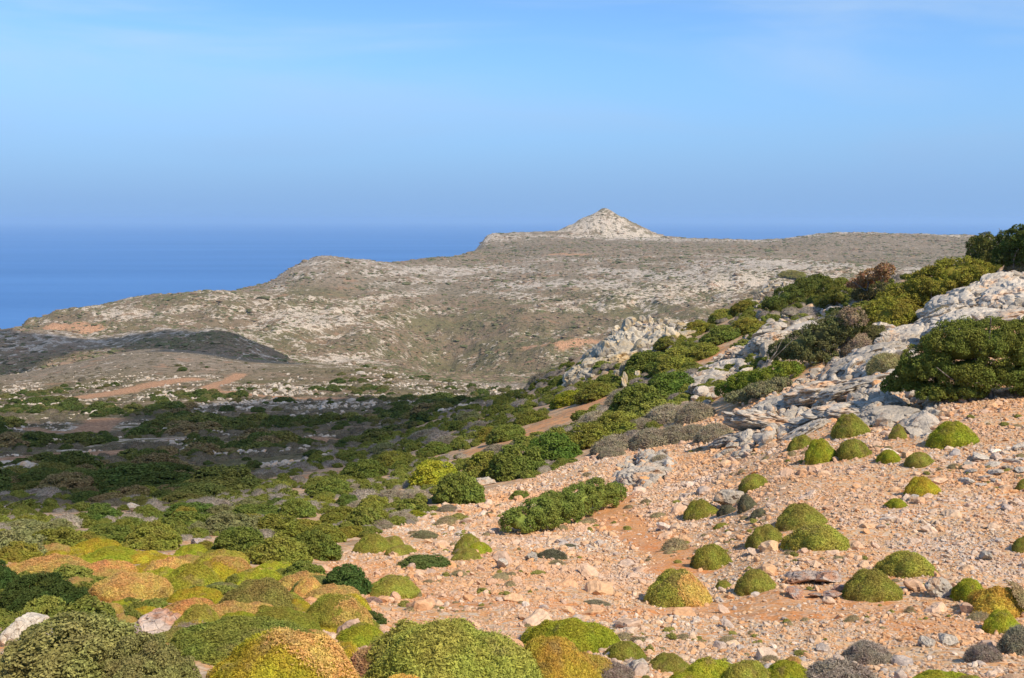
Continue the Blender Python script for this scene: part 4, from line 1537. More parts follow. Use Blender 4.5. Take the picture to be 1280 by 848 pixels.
def bush(label, px, py, w, h, color=LEAF, meshes=None, **k):
    return plant('leafy_bush', label, 'bush', px, py, w, h, meshes or (BUSH_BIG if w > 105 else BUSH), color, **k)


def tube(g, pts, r0, r1, sides=7):
    pts = np.asarray(pts, float)
    n = len(pts)
    rings = []
    for i in range(n):
        t = unit(pts[min(i + 1, n - 1)] - pts[max(i - 1, 0)])
        a = unit(np.cross(t, np.array([0.31, 0.8, 0.5]))); b = np.cross(t, a)
        rr = r0 + (r1 - r0) * i / max(n - 1, 1)
        an = np.arange(sides) * 2 * np.pi / sides
        rings.append(pts[i] + rr * (np.cos(an)[:, None] * a + np.sin(an)[:, None] * b))
    v = np.concatenate(rings)
    f = []
    for i in range(n - 1):
        for s in range(sides):
            s2 = (s + 1) % sides
            f.append((i * sides + s, i * sides + s2, (i + 1) * sides + s2, (i + 1) * sides + s))
    g.add(v, f, True)


def thicket(name, label, category, lobes, color, leafpx=3.2, seed=0, trunks=(), deadlobes=(), dead_color=RUST, clump=0.26, per_area=0.5, mat=None, core=0.66):
    """a large bush or tree drawn lobe by lobe: (px, py, rx, ry, foot py); each lobe stands at the depth of its foot"""
    r = np.random.default_rng(700 + seed)
    cx = sum(l[0] for l in lobes) / len(lobes); cf = sum(l[4] for l in lobes) / len(lobes)
    base = ground_hit(cx, cf)[0]
    Ys = ground_hit([l[0] for l in lobes], [l[4] for l in lobes])[:, 1]
    if name != 'leafy_bush_patch':
        Ys = 0.35 * Ys + 0.65 * np.median(Ys) if len(trunks) else Ys
    root = empty(name, base)
    tag(root, label, category)

    def lob(l, Y):
        Yc = Y + 0.5 * l[2] * Y / FPX
        P = at(l[0], l[1], Yc)
        m = Yc / FPX
        return (P - base, (l[2] * m, l[2] * m * 0.9, l[3] * m))
    L = [lob(l, Y) for l, Y in zip(lobes, Ys)]
    leaf = leafpx * float(np.mean(Ys)) / FPX
    live = [q for k, q in enumerate(L) if k not in deadlobes]
    g = Geo(); crown_geo(g, r, live, leaf, per_area, clump, core, seed, True)
    new_obj('crown', g.mesh('crown', mat or MAT_LEAF), root, None, color)
    if deadlobes:
        g = Geo(); crown_geo(g, r, [L[k] for k in deadlobes], leaf, per_area * 0.75, clump, core * 0.8, seed + 1, True)
        new_obj('dead_crown', g.mesh('dead_crown', MAT_DRY), root, None, dead_color)
    for (x0, y0, x1, y1, wpx) in trunks:
        Yt = float(np.median(Ys))
        A = at(x0, y0, Yt); A2 = A.copy()
        gz = float(ground(A[0], A[1])); A2[2] = min(A[2], gz + 0.02) - 0.15
        B = at(x1, y1, Yt + 0.3 * abs(y1 - y0) * Yt / FPX)
        mids = [A2 + (B - A2) * t + r.normal(0, 0.06, 3) * np.linalg.norm(B - A2) * (t > 0) * (t < 1) for t in (0, 0.3, 0.6, 1.0)]
        g = Geo(); wv = wpx * Yt / FPX * 0.5
        tube(g, np.array(mids) - base, wv, wv * 0.55)
        e = mids[2]
        for q in range(3):
            d = B + r.normal(0, 0.35, 3) * np.linalg.norm(B - A2)
            tube(g, np.array([e, 0.5 * (e + d) + r.normal(0, 0.05, 3), d]) - base, wv * 0.5, wv * 0.2, 5)
        new_obj('trunk', g.mesh('trunk', MAT_BARK), root)
    return root

# ---- cushions on the scree, one by one
cushion('bright green cushion shrub with an orange dry patch on one side', 846, 759, 80, 50, GREEN, 0, patch=PATCH_R)
cushion('domed green cushion just uphill of the one with orange patch', 890, 712, 62, 42, GREEN, 1)
cushion('small dome of olive green beside the pale ledge', 945, 742, 50, 30, OLIVE, 0)
cushion('tiny green tuft between two larger domes on the scree', 905, 737, 22, 12, GREEN)
cushion('largest smooth green cushion of a cluster of three on the scree', 1021, 688, 98, 48, GREEN, 1, meshes=CUSH)
cushion('green cushion at the back of the cluster of three', 1001, 662, 62, 36, OLIVE, 0)
cushion('small round cushion in front of the cluster of three', 957, 682, 44, 27, OLIVE, 4)
cushion('lone green dome just above the fissured boulder', 943, 613, 46, 27, GREEN, 1)
cushion('green wedge shaped cushion leaning on the fissured boulder', 876, 649, 44, 27, GREEN, 0)
cushion('dark grey green cushion in front of the fissured boulder', 909, 643, 30, 15, DUSK, 1, meshes=CUSH)
cushion('dark upright cushion on the downhill side of the fissured boulder', 935, 638, 24, 21, DUSK, meshes=CUSH, pick=0)
cushion('smallest dark cushion near the fissured boulder', 949, 647, 21, 12, DUSK, meshes=CUSH, pick=4)
cushion('small low green tuft below the fissured boulder', 902, 660, 19, 7, GREEN)
cushion('wide green dome, upper of a touching pair on red scree', 1133, 723, 86, 44, GREEN, 1)
cushion('darker dome, lower of a touching pair on red scree', 1089, 752, 70, 42, OLIVE, 0)
cushion('bright green back lobe behind the golden cushion', 1212, 753, 52, 40, LIME, 1)
cushion('golden yellow cushion at the picture edge', 1247, 774, 92, 52, GOLD, 3, meshes=CUSH, patch=PATCH_R, patch_color=TAN)
cushion('small bright green dome in front of the golden cushion', 1252, 793, 46, 32, LIME, 0)
cushion('upper green ball of the row under the bare rock band', 1063, 547, 46, 31, GREEN, 0)
cushion('biggest green dome of the row under the bare rock band', 1067, 574, 52, 33, GREEN, 1)
cushion('bright dome beside the biggest of the row under the rock band', 1026, 579, 40, 32, LIME, 0)
cushion('small dome at the near end of the row under the rock band', 1002, 561, 32, 18, GREEN, 4)
cushion('small bright dome alone on orange scree below grey slabs', 1111, 580, 34, 22, LIME, 1)
cushion('olive dome between the small bright one and the large round one', 1149, 585, 42, 24, OLIVE, 1)
cushion('large round yellow green cushion beside the big grey boulder', 1191, 561, 60, 35, LIME, 0)
cushion('narrow green cushion squeezed against the big grey boulder', 1122, 549, 20, 18, OLIVE)
cushion('yellowish cushion with a small grey stone at its foot', 1152, 622, 42, 28, YELLOW, 0)
cushion('low yellow green cushion beside the yellowish one', 1120, 636, 32, 17, LIME, 1)
cushion('green cushion cut by the picture edge, midway down the scree', 1284, 692, 34, 28, OLIVE)
cushion('small dark cushion cut by the picture edge, above the grey slabs', 1282, 614, 22, 16, OLIVE)
cushion('smooth green dome, first of a pair where the scree narrows', 466, 692, 50, 25, GREEN, 0)
cushion('low green dome, second of a pair where the scree narrows', 502, 695, 46, 17, OLIVE, 1)
cushion('small green dome peeping out behind a pair of domes', 490, 684, 32, 16, OLIVE, 4)
cushion('back dome of a tight trio on the scree', 586, 692, 38, 26, GREEN, 0)
cushion('brighter dome of a tight trio on the scree', 600, 693, 38, 20, LIME, 1)
cushion('front dome of a tight trio on the scree', 584, 701, 36, 16, OLIVE, 4)
bush('low dark leafy mat beside the tight trio of domes', 533, 713, 78, 20, (0.167, 0.217, 0.058), pick=0)
cushion('wide smooth green dome beside a dark leafy bush', 492, 748, 66, 28, GREEN, 0)
thorn('dark low cushion beside a whitish boulder', 690, 700, 38, 15, DUSK)
thorn('grey low tuft with green heart high on the scree', 530, 674, 34, 12, (0.319, 0.290, 0.145))
thorn('flat grey twig mat on bare scree', 746, 758, 34, 9, (0.290, 0.246, 0.145))
thorn('small dark sprig above the dark low cushion', 712, 687, 22, 8, DUSK)

# ---- foreground row along the bottom edge
cushion('huge green mound with orange rim at the bottom edge', 554, 890, 244, 142, (0.40, 0.40, 0.075), 1, patch=None)
cushion('big yellow mound at the bottom edge beside the huge green one', 356, 886, 190, 98, YELLOW, 0, patch=PATCH_TOP)
cushion('wide green mound behind the big yellow one', 305, 842, 220, 84, (0.275, 0.297, 0.058), 2)
cushion('green mound behind golden ones, edge of the bare scree', 713, 820, 118, 56, LIME, 1)
cushion('golden mound in front, between the huge green mound and scree', 690, 872, 120, 80, GOLD, 0, meshes=CUSH_BIG)
cushion('tan brown mound beside the golden one', 728, 855, 80, 50, (0.493, 0.348, 0.072), 3)
cushion('small neat green dome above a cracked white stone', 782, 826, 62, 32, GREEN, 1)
thorn('grey dead twigs beside the cracked white stone', 764, 852, 56, 26, (0.377, 0.290, 0.217))
cushion('green tuft just past the cracked white stone', 836, 842, 54, 26, OLIVE, 0)
cushion('bright green dome at the bottom edge, first of four', 884, 860, 72, 50, LIME, 3)
cushion('soft green dome at the bottom edge, second of four', 936, 864, 80, 52, GREEN, 1)
cushion('yellow green dome at the bottom edge, third of four', 984, 862, 74, 40, LIME, 0)
cushion('small orange dome above the row at the bottom edge', 992, 836, 36, 20, ORANGE, 1)
cushion('low green dome at the bottom edge, before the grey thorns', 860, 868, 70, 30, LIME, 4)
thorn('wide grey thorn cushion at the bottom edge', 1046, 868, 106, 52, GREY)
thorn('grey thorn cushion behind the wide one, green sprig beside it', 1084, 832, 62, 32, GREY)
bush('green sprig growing out of grey thorns', 1066, 828, 32, 12, DEEP, pick=1)
cushion('green mat at the bottom edge past the grey thorns', 1172, 866, 84, 36, LIME, 3)
cushion('second green mat at the bottom edge, nearer the dark thorn', 1212, 868, 60, 30, GREEN, 1)
thorn('dark grey thorn cushion alone on red earth', 1229, 829, 44, 24, (0.290, 0.232, 0.174))
thorn('grey green thorn cushion cut by the lower picture edge', 1276, 820, 56, 40, (0.319, 0.290, 0.189))
# ---- left hand mass of cushions
cushion('orange dead cushion with grey bald streaks, largest of the orange ones', 160, 756, 112, 50, ORANGE, 2, meshes=CUSH_BIG)
cushion('long orange cushion above the dark bush', 70, 726, 116, 38, ORANGE, 1, meshes=CUSH_BIG)
cushion('orange cushion joined to the long one, greyer', 130, 728, 74, 34, (0.725, 0.420, 0.131), 3)
cushion('yellow green dome topping the orange row', 84, 700, 64, 22, YELLOW, 1)
cushion('yellow green dome beside grey twigs behind the orange row', 140, 706, 80, 24, LIME, 0)
cushion('green yellow dome further along behind the orange row', 182, 704, 66, 20, YELLOW, 1)
thorn('grey twigs between yellow domes', 128, 714, 34, 12, (0.435, 0.362, 0.290))
cushion('orange dome with its grey crest between green domes', 214, 724, 62, 36, ORANGE, 3)
cushion('smooth yellow olive dome in the middle of the cushions', 240, 742, 82, 40, (0.370, 0.341, 0.043), 0)
cushion('small bright green dome in front of the thicket', 240, 700, 44, 20, LIME, 4)
cushion('green dome next to the small bright one', 268, 704, 42, 17, GREEN, 0)
cushion('yellow green dome with an orange crest', 278, 730, 84, 36, YELLOW, 0, meshes=CUSH_BIG, patch=PATCH_TOP)
cushion('lime green dome touching the thicket', 318, 736, 66, 32, LIME, 3)
cushion('low brownish orange cushion below the reddish ledge', 236, 776, 88, 34, (0.638, 0.377, 0.109), 2)
cushion('tan dome with a green flank', 288, 776, 76, 34, (0.522, 0.355, 0.102), 3)
cushion('brown green shaggy dome behind the tan one', 322, 764, 88, 42, (0.319, 0.268, 0.072), 4)
cushion('dull green dome above the shaggy brown one', 278, 748, 70, 22, (0.246, 0.261, 0.087), 0)
cushion('olive green dome beside a small orange one', 356, 764, 70, 30, (0.341, 0.326, 0.051), 1)
cushion('small orange dome on the green slope edge', 386, 748, 40, 26, ORANGE, 0)
cushion('pale green dome behind the small orange one', 396, 740, 70, 28, (0.275, 0.290, 0.087), 1)
cushion('yellow dome with a dead grey front', 248, 800, 66, 44, (0.377, 0.334, 0.058), 0)
thorn('dead grey brown twig clump in front of a yellow dome', 244, 808, 74, 32, (0.406, 0.304, 0.217))
cushion('green dome with orange top behind the wide green mound', 420, 790, 90, 50, (0.377, 0.348, 0.058), 3, patch=PATCH_R)
cushion('small yellow dome below a dark leafy shrub', 440, 768, 56, 32, YELLOW, 1)
bush('dark leafy sprig beside the small yellow dome', 462, 784, 50, 22, DEEP, pick=2)
bush('dark leafy shrub with a brown top on the edge of the scree', 432, 745, 70, 42, (0.109, 0.174, 0.043), pick=3)
cushion('brown topped cushion behind the dark leafy shrub', 432, 728, 62, 22, (0.392, 0.275, 0.131), 1)
thorn('brown dead thorn clump at the bottom edge', 470, 860, 92, 56, (0.478, 0.275, 0.131))
cushion('bright orange dead cushion at the very bottom edge', 512, 892, 110, 52, (0.800, 0.522, 0.116), 0, meshes=CUSH_BIG)
cushion('yellow green cushion between brown thorns and the big yellow mound', 432, 850, 58, 62, YELLOW, 1)
cushion('lime dome between the wide green mound and the huge one', 452, 812, 66, 34, LIME, 0)
thorn('round grey thorn ball at the edge of the scree', 466, 755, 24, 10, (0.435, 0.290, 0.217))
cushion('olive dome above the wide green mound', 348, 790, 96, 36, (0.334, 0.319, 0.051), 1)
cushion('pale yellow dome beside the reddish ledge', 222, 812, 70, 36, (0.362, 0.341, 0.087), 3)
bush('dark green leafy bush behind the grey lichened boulder', 52, 772, 118, 62, (0.080, 0.113, 0.029), pick=0)
bush('dark leafy bush cut by the side edge above the lichened boulder', -6, 745, 60, 48, (0.080, 0.123, 0.032), pick=1)
bush('large mottled leafy bush filling the lower corner', 92, 890, 250, 132, (0.32, 0.305, 0.095), pick=1)
bush('mottled leafy bush at the foot of the large one', 178, 880, 140, 92, (0.32, 0.30, 0.10), pick=0)
bush('mottled leafy bush between boulder and reddish ledge', 112, 818, 84, 44, (0.34, 0.31, 0.095), pick=1)

ORD = ['closest', 'second closest', 'third closest', 'fourth closest', 'fifth closest', 'sixth closest', 'seventh closest', 'eighth closest', 'ninth closest', 'tenth closest', 'eleventh closest', 'twelfth closest']
MARKS = {
    'the yellowish crag': (790, 425), 'the broad pathside bush': (700, 640), 'the white rock face': (808, 585), 'the wind bent tree': (1015, 435),
    'the low bright green thicket': (955, 480), 'the paired scree domes': (484, 685), 'the rust topped tree': (1095, 350), 'the pale thicket rock': (246, 678),
    'the tucked boulder': (592, 618), 'the small pointed rocks': (785, 480), 'the stained rock knob': (878, 500), 'the long orange cushion': (70, 715),
    'the brown topped shrub': (432, 735), 'the skyline rocks': (965, 378),
}
SHADE = [(LEAF, 'bright green'), (LEAFY, 'yellow green'), (LIME, 'lime green'), (JUNIPER, 'olive green'), (SAGE, 'grey green'), ((0.16, 0.23, 0.044), 'deep green'), (DEEP, 'deep green')]


def by_landmark(items, phrase, marks=None):
    """labels that say which: its place in the order of nearness to something one can find"""
    marks = marks or MARKS
    pts = np.array([[a[0], a[1] * 1.3] for a in items], float)
    used = {}
    for nm, m in marks.items():
        d = np.hypot(pts[:, 0] - m[0], pts[:, 1] - m[1] * 1.3)
        for rank, i in enumerate(np.argsort(d)[:len(ORD)]):
            if i not in used or (rank, d[i]) < used[i][:2]:
                used[i] = (rank, d[i], nm)
    out = []
    for i, it in enumerate(items):
        rank, _, nm = used.get(i, (None, 0, None))
        col = ''
        if len(it) > 4:
            col = min(SHADE, key=lambda q: sum((x - y) ** 2 for x, y in zip(q[0], it[4])))[1] + ' '
        out.append((col + phrase + (', %s to %s' % (ORD[rank], nm) if nm else '')).strip())
    return out


# ---- green thicket behind the cushions
THICK = [(20, 700, 90, 44, SAGE), (75, 690, 100, 36, LEAFY), (135, 682, 80, 30, LEAF), (190, 690, 80, 34, LEAFY), (235, 668, 90, 34, LEAF),
                                     (300, 700, 90, 44, LEAF), (350, 708, 90, 44, LEAFY), (392, 700, 70, 40, LEAF), (290, 672, 90, 36, SAGE), (345, 672, 90, 34, LEAFY),
                                     (30, 668, 80, 24, SAGE), (405, 678, 60, 26, LEAFY), (160, 664, 60, 20, LEAF), (240, 650, 90, 26, (0.145, 0.217, 0.043)), (320, 650, 80, 24, (0.160, 0.203, 0.043)), (380, 728, 60, 30, LEAF)]
for (a, b, w, h, c), lb in zip(THICK, by_landmark(THICK, 'bush in the leafy thicket')):
    bush(lb, a, b, w, h, c, group='leafy bushes of the thicket')

def thicket_fill():
    r = np.random.default_rng(641)
    poly = [(-10, 655), (120, 648), (240, 640), (420, 628), (470, 648), (420, 690), (300, 705), (200, 690), (90, 690), (-10, 712)]
    pal = [LEAFY, LEAF, SAGE, (0.15, 0.21, 0.045), LEAFY, JUNIPER]
    its = []
    for _ in range(4000):
        a, b = r.uniform(-10, 470), r.uniform(632, 712)
        w = r.uniform(34, 66)
        if in_poly(np.array([a]), np.array([b]), poly)[0] and all((a - q[0]) ** 2 + 5 * (b - q[1]) ** 2 > (0.42 * (w + q[2])) ** 2 for q in its):
            its.append((a, b, w, w * r.uniform(0.38, 0.55), pal[int(r.integers(len(pal)))]))
            if len(its) >= 60:
                break
    marks = {'the pale thicket rock': (246, 678), 'the long orange cushion': (70, 715), 'the paired scree domes': (484, 685), 'the brown topped shrub': (432, 735), 'the clearing white rock': (168, 638), 'the shaded white rock': (14, 640), 'the scree edge stone': (437, 660)}
    for it, lb in zip(its, by_landmark(its, 'low bush of the thicket', marks)):
        bush(lb, *it, group='low bushes of the thicket')


thicket_fill()

# ---- smaller cushions that close the carpet between the large ones
def carpet():
    r = np.random.default_rng(611)
    poly = [(-10, 700), (120, 684), (300, 706), (430, 742), (450, 800), (420, 830), (210, 820), (110, 762), (-10, 730)]
    pal = [(LIME, 'lime green'), (YELLOW, 'yellow'), ((0.42, 0.36, 0.06), 'olive yellow'), ((0.66, 0.45, 0.135), 'tan orange'), ((0.66, 0.45, 0.135), 'tan orange'), (YELLOW, 'yellow'), ((0.50, 0.36, 0.11), 'dull golden')]
    its = []
    for _ in range(3000):
        a, b = r.uniform(-10, 450), r.uniform(690, 830)
        w = r.uniform(30, 70)
        if in_poly(np.array([a]), np.array([b]), poly)[0] and all((a - q[0]) ** 2 + 5 * (b - q[1]) ** 2 > (0.36 * (w + q[2])) ** 2 for q in its):
            c = pal[int(r.integers(len(pal)))]
            its.append((a, b, w, w * r.uniform(0.38, 0.52), c[0], c[1]))
            if len(its) >= 80:
                break
    marks = {'the reddish ledge': (194, 775), 'the lichened boulder': (27, 785), 'the long orange cushion': (70, 715), 'the small orange dome': (386, 740), 'the dead twig clump': (244, 800), 'the brown topped shrub': (432, 735), 'the pale thicket rock': (246, 680), 'the largest orange cushion': (160, 740), 'the wide green mound': (305, 800), 'the big yellow mound': (356, 830), 'the dark bush': (52, 740)}
    for it, lb in zip(its, by_landmark([i[:4] for i in its], 'carpet cushion', marks)):
        cushion(it[5] + ' ' + lb, it[0], it[1], it[2], it[3], it[4], meshes=CUSH, group='small cushions of the carpet')


carpet()

# ---- the larger bushes and trees, lobe by lobe
thicket('leafy_bush', 'broad bright green bush spread along the scree beside the path', 'bush',
        [(650, 652, 22, 15, 668), (675, 645, 24, 20, 664), (700, 638, 26, 22, 657), (725, 628, 24, 20, 648), (748, 620, 22, 19, 638), (767, 617, 14, 12, 629), (690, 628, 16, 12, 640)], (0.225, 0.265, 0.055), 2.6, 1, clump=0.30, per_area=0.55)
thicket('leafy_bush', 'big dark green spreading bush over a grey boulder, bare trunk beneath', 'bush',
        [(1140, 478, 28, 15, 500), (1165, 455, 36, 24, 500), (1205, 432, 44, 28, 502), (1248, 430, 44, 28, 502), (1285, 438, 34, 36, 502), (1215, 465, 46, 22, 502), (1118, 484, 16, 8, 498), (1175, 492, 26, 10, 504), (1262, 470, 36, 20, 503), (1205, 488, 26, 10, 504), (1290, 482, 26, 16, 503), (1150, 465, 26, 16, 500)],
        (0.225, 0.255, 0.050), 2.8, 2, trunks=[(1238, 502, 1225, 450, 9), (1215, 498, 1190, 460, 5), (1265, 500, 1275, 450, 5)], clump=0.24, per_area=0.5)
thicket('juniper_thicket', 'long olive green juniper thicket on the ridge', 'bush',
        [(1085, 408, 26, 17, 425), (1110, 397, 30, 21, 418), (1140, 378, 36, 22, 402), (1170, 360, 36, 22, 388), (1200, 344, 34, 19, 366), (1222, 343, 18, 15, 358), (1150, 392, 26, 12, 404), (1062, 420, 18, 13, 432), (1125, 386, 30, 18, 408), (1185, 352, 30, 18, 376)],
        (0.31, 0.28, 0.045), 2.6, 3, trunks=[(1165, 380, 1164, 362, 1.5), (1173, 378, 1172, 360, 1.5)], clump=0.24, per_area=0.5)
thicket('windswept_tree', 'windswept tree with a rust brown dead top on the ridge', 'tree',
        [(1076, 356, 15, 7, 376), (1092, 347, 17, 9, 376), (1106, 338, 11, 8, 374), (1085, 370, 18, 7, 378), (1103, 364, 14, 9, 378)],
        (0.174, 0.152, 0.058), 2.4, 4, trunks=[(1078, 378, 1086, 352, 3), (1096, 378, 1102, 346, 3)], deadlobes=(0, 1, 2), clump=0.28, per_area=0.5)
thicket('windswept_tree', 'dark windswept tree standing up on the skyline', 'tree',
        [(1222, 312, 12, 16, 338), (1232, 304, 10, 12, 338), (1240, 320, 14, 14, 338), (1228, 325, 12, 10, 338)], (0.160, 0.167, 0.043), 2.4, 5, trunks=[(1232, 338, 1230, 312, 3)], clump=0.28, per_area=0.5)
thicket('windswept_tree', 'dense green tree on the skyline at the picture edge', 'tree',
        [(1262, 306, 16, 17, 340), (1278, 300, 16, 18, 340), (1258, 324, 16, 12, 340), (1280, 322, 18, 14, 340), (1300, 305, 20, 22, 340)], (0.123, 0.160, 0.036), 2.4, 6, trunks=[(1268, 340, 1268, 310, 3)], clump=0.28, per_area=0.5)
thicket('windswept_tree', 'grey green wind bent tree with a slanting trunk on the rock band', 'tree',
        [(982, 440, 20, 13, 462), (1005, 432, 22, 17, 460), (1030, 422, 24, 20, 456), (1050, 410, 22, 18, 450), (1066, 398, 16, 14, 446), (1018, 445, 26, 11, 458)],
        (0.181, 0.181, 0.065), 2.4, 7, trunks=[(958, 470, 970, 440, 3), (1042, 458, 1045, 425, 2), (1030, 456, 1028, 430, 2)], deadlobes=(4,), dead_color=(0.377, 0.275, 0.160), clump=0.28, per_area=0.45)
thicket('leafy_bush', 'low bright green thicket below the wind bent tree', 'bush',
        [(915, 488, 20, 8, 500), (935, 478, 22, 11, 494), (958, 472, 20, 10, 488), (980, 464, 18, 9, 478), (994, 460, 10, 7, 470)], (0.217, 0.261, 0.038), 2.2, 8, clump=0.32, per_area=0.55)
thicket('thorn_thicket', 'grey green thorn thicket in front of the low green one', 'shrub',
        [(930, 498, 20, 7, 506), (955, 488, 20, 8, 498), (975, 480, 14, 7, 489)], (0.275, 0.261, 0.123), 2.2, 9, clump=0.32, per_area=0.5, mat=MAT_DRY)
thorn('tan and olive thorn bush on the bare rock band', 1108, 466, 46, 32, (0.392, 0.341, 0.145))
thorn('grey thorn half of the bush on the bare rock band', 1128, 462, 28, 24, (0.435, 0.355, 0.275))
thorn('tan thorn bush below the juniper thicket', 1182, 402, 30, 22, (0.420, 0.348, 0.189))
thorn('grey cushion below the tan thorn bush', 1178, 412, 22, 14, (0.362, 0.304, 0.232))
thorn('grey green mat at the foot of the juniper thicket', 1150, 400, 44, 14, (0.290, 0.275, 0.174))
thorn('brown dry mat under the long juniper thicket', 1075, 440, 48, 26, (0.450, 0.341, 0.217))
bush('dull green bush beside the brown dry mat', 1095, 428, 40, 24, (0.217, 0.203, 0.072))
bush('tan bush at the picture edge below the skyline tree', 1272, 345, 40, 26, (0.348, 0.290, 0.145))
bush('green bush at the foot of the skyline tree', 1240, 345, 34, 16, (0.203, 0.217, 0.043))
thicket('leafy_bush', 'dark green bush high on the ridge above the rock rib', 'bush',
        [(985, 372, 16, 12, 386), (1005, 362, 16, 12, 378), (968, 382, 14, 10, 394), (1022, 355, 14, 10, 370)], (0.160, 0.189, 0.043), 2.2, 10, clump=0.32, per_area=0.5)
thicket('leafy_bush', 'olive bush on the skyline above the crag', 'bush',
        [(1040, 362, 14, 12, 376), (1052, 372, 16, 10, 384), (1035, 378, 16, 9, 388)], (0.217, 0.217, 0.043), 2.2, 11, clump=0.32, per_area=0.5)

# ---- bushes of the slope's green belt, drawn one by one
BELT = [(575, 632, 72, 46, LEAF), (545, 608, 74, 40, LIME), (610, 600, 74, 40, LEAFY), (648, 598, 84, 50, LEAF), (690, 582, 86, 46, (0.160, 0.239, 0.043)), (735, 562, 82, 38, LEAFY),
        (775, 545, 80, 34, LEAFY), (635, 552, 60, 26, LEAF), (612, 552, 40, 20, JUNIPER), (665, 530, 50, 20, LEAFY), (712, 508, 56, 22, LIME), (748, 500, 60, 26, LEAFY),
        (800, 515, 80, 40, LEAF), (840, 500, 80, 40, (0.160, 0.239, 0.043)), (810, 470, 70, 34, LEAF), (850, 462, 70, 34, LEAFY), (880, 450, 50, 24, LEAFY), (905, 430, 60, 26, LEAF),
        (935, 418, 50, 24, JUNIPER), (840, 435, 50, 20, LEAFY), (870, 420, 46, 18, JUNIPER), (905, 402, 44, 18, LEAFY), (930, 392, 40, 18, JUNIPER), (990, 350, 40, 12, JUNIPER),
        (735, 470, 40, 22, LEAF), (760, 485, 40, 20, LEAF), (700, 488, 44, 18, LEAF), (468, 640, 46, 24, LEAFY), (455, 600, 70, 30, LEAF), (415, 622, 70, 26, LEAF), (380, 640, 60, 20, LEAFY), (490, 585, 46, 26, LEAFY),
        (520, 648, 30, 12, LIME), (650, 625, 30, 14, LEAF), (480, 570, 50, 18, SAGE), (545, 570, 50, 20, LEAF), (430, 650, 60, 20, LEAFY), (585, 530, 46, 18, SAGE), (895, 475, 40, 16, LEAFY), (880, 508, 30, 14, JUNIPER)]
for (a, b, w, h, c), lb in zip(BELT, by_landmark(BELT, 'bush in the slope scrub')):
    bush(lb, a, b, w, h, c, group='green bushes of the slope scrub belt')
GREYS = [(770, 566, 60, 24), (815, 560, 60, 28), (845, 555, 50, 26), (893, 552, 48, 24), (868, 550, 40, 22), (826, 584, 30, 20), (765, 572, 34, 14), (800, 540, 50, 20), (835, 530, 60, 26), (870, 528, 50, 26),
         (780, 505, 50, 22), (745, 530, 44, 18), (820, 508, 40, 18), (905, 465, 30, 14), (500, 655, 40, 18), (470, 662, 40, 16), (520, 628, 40, 18), (490, 628, 40, 18), (450, 640, 40, 16), (560, 560, 46, 18), (530, 552, 44, 16),
         (620, 570, 40, 16), (700, 545, 40, 16), (850, 452, 30, 12), (560, 640, 26, 10), (440, 618, 50, 16), (600, 540, 36, 14), (690, 555, 26, 10), (1000, 380, 30, 14), (950, 372, 28, 12)]
for (a, b, w, h), lb in zip(GREYS, by_landmark(GREYS, 'grey thorn cushion in slope scrub')):
    thorn(lb, a, b, w, h, (0.40, 0.335, 0.215), group='grey thorn cushions of the slope scrub belt')


# ---- low growth nobody could count, and the bushes of the valley
def ground_points(n, y0, y1, s0, s1, seed):
    r = np.random.default_rng(seed)
    y = np.exp(r.uniform(math.log(y0), math.log(y1), n)); x = r.uniform(s0, s1, n) * y
    P = np.stack([x, y, ground(x, y)], -1)
    px, py, dep = to_pix(P)
    return r, P, px, py


def low_scrub():
    r, P, px, py = ground_points(36000, 9, 190, -0.5, 0.5, 81)
    x, y = P[:, 0], P[:, 1]
    wob = 14 * fbm(x / 6, y / 6, 3, seed=41); wob2 = 10 * fbm(x / 6, y / 6, 3, seed=42)
    ok = (in_poly(px + wob, py + wob2, SCRUB_POLY) | ((px < 720) & ~in_poly(px + wob, py + wob2, SCREE_POLY))) & (y < slope_edge(px) + 10) & (red_mask(x, y, 1.4) < 0.3)
    ok &= (fbm(x / 5, y / 5, 3, seed=83) > -0.05) & ((y > 20) | (r.random(len(x)) < 0.3))
    ok &= r.random(len(x)) < np.clip(0.25 + y / 90, 0, 0.95)
    P = P[ok]; n = len(P)
    size = np.clip(0.22 * np.exp(r.normal(0, 0.4, n)) * np.clip(P[:, 1] / 45, 0.45, 2.2), 0.06, 1.1)
    R = np.stack([r.normal(0, 0.15, n), r.normal(0, 0.15, n), r.uniform(0, 6.28, n)], -1)
    S = size[:, None] * np.array([1, 1, 0.8]) * r.uniform(0.7, 1.3, (n, 3))
    a = (r.random(n) < 0.30) & (P[:, 1] > 20)
    scatter('grey_scrub', P[a], R[a], S[a], TWIG_FAR, LAND['slope'], (0.406, 0.341, 0.254), 'low grey brown thorn scrub between the bushes of the slope')
    scatter('green_scrub', P[~a], R[~a], S[~a], BUSH_FAR, LAND['slope'], (0.232, 0.254, 0.051), 'low green scrub between the bushes of the slope')


low_scrub()


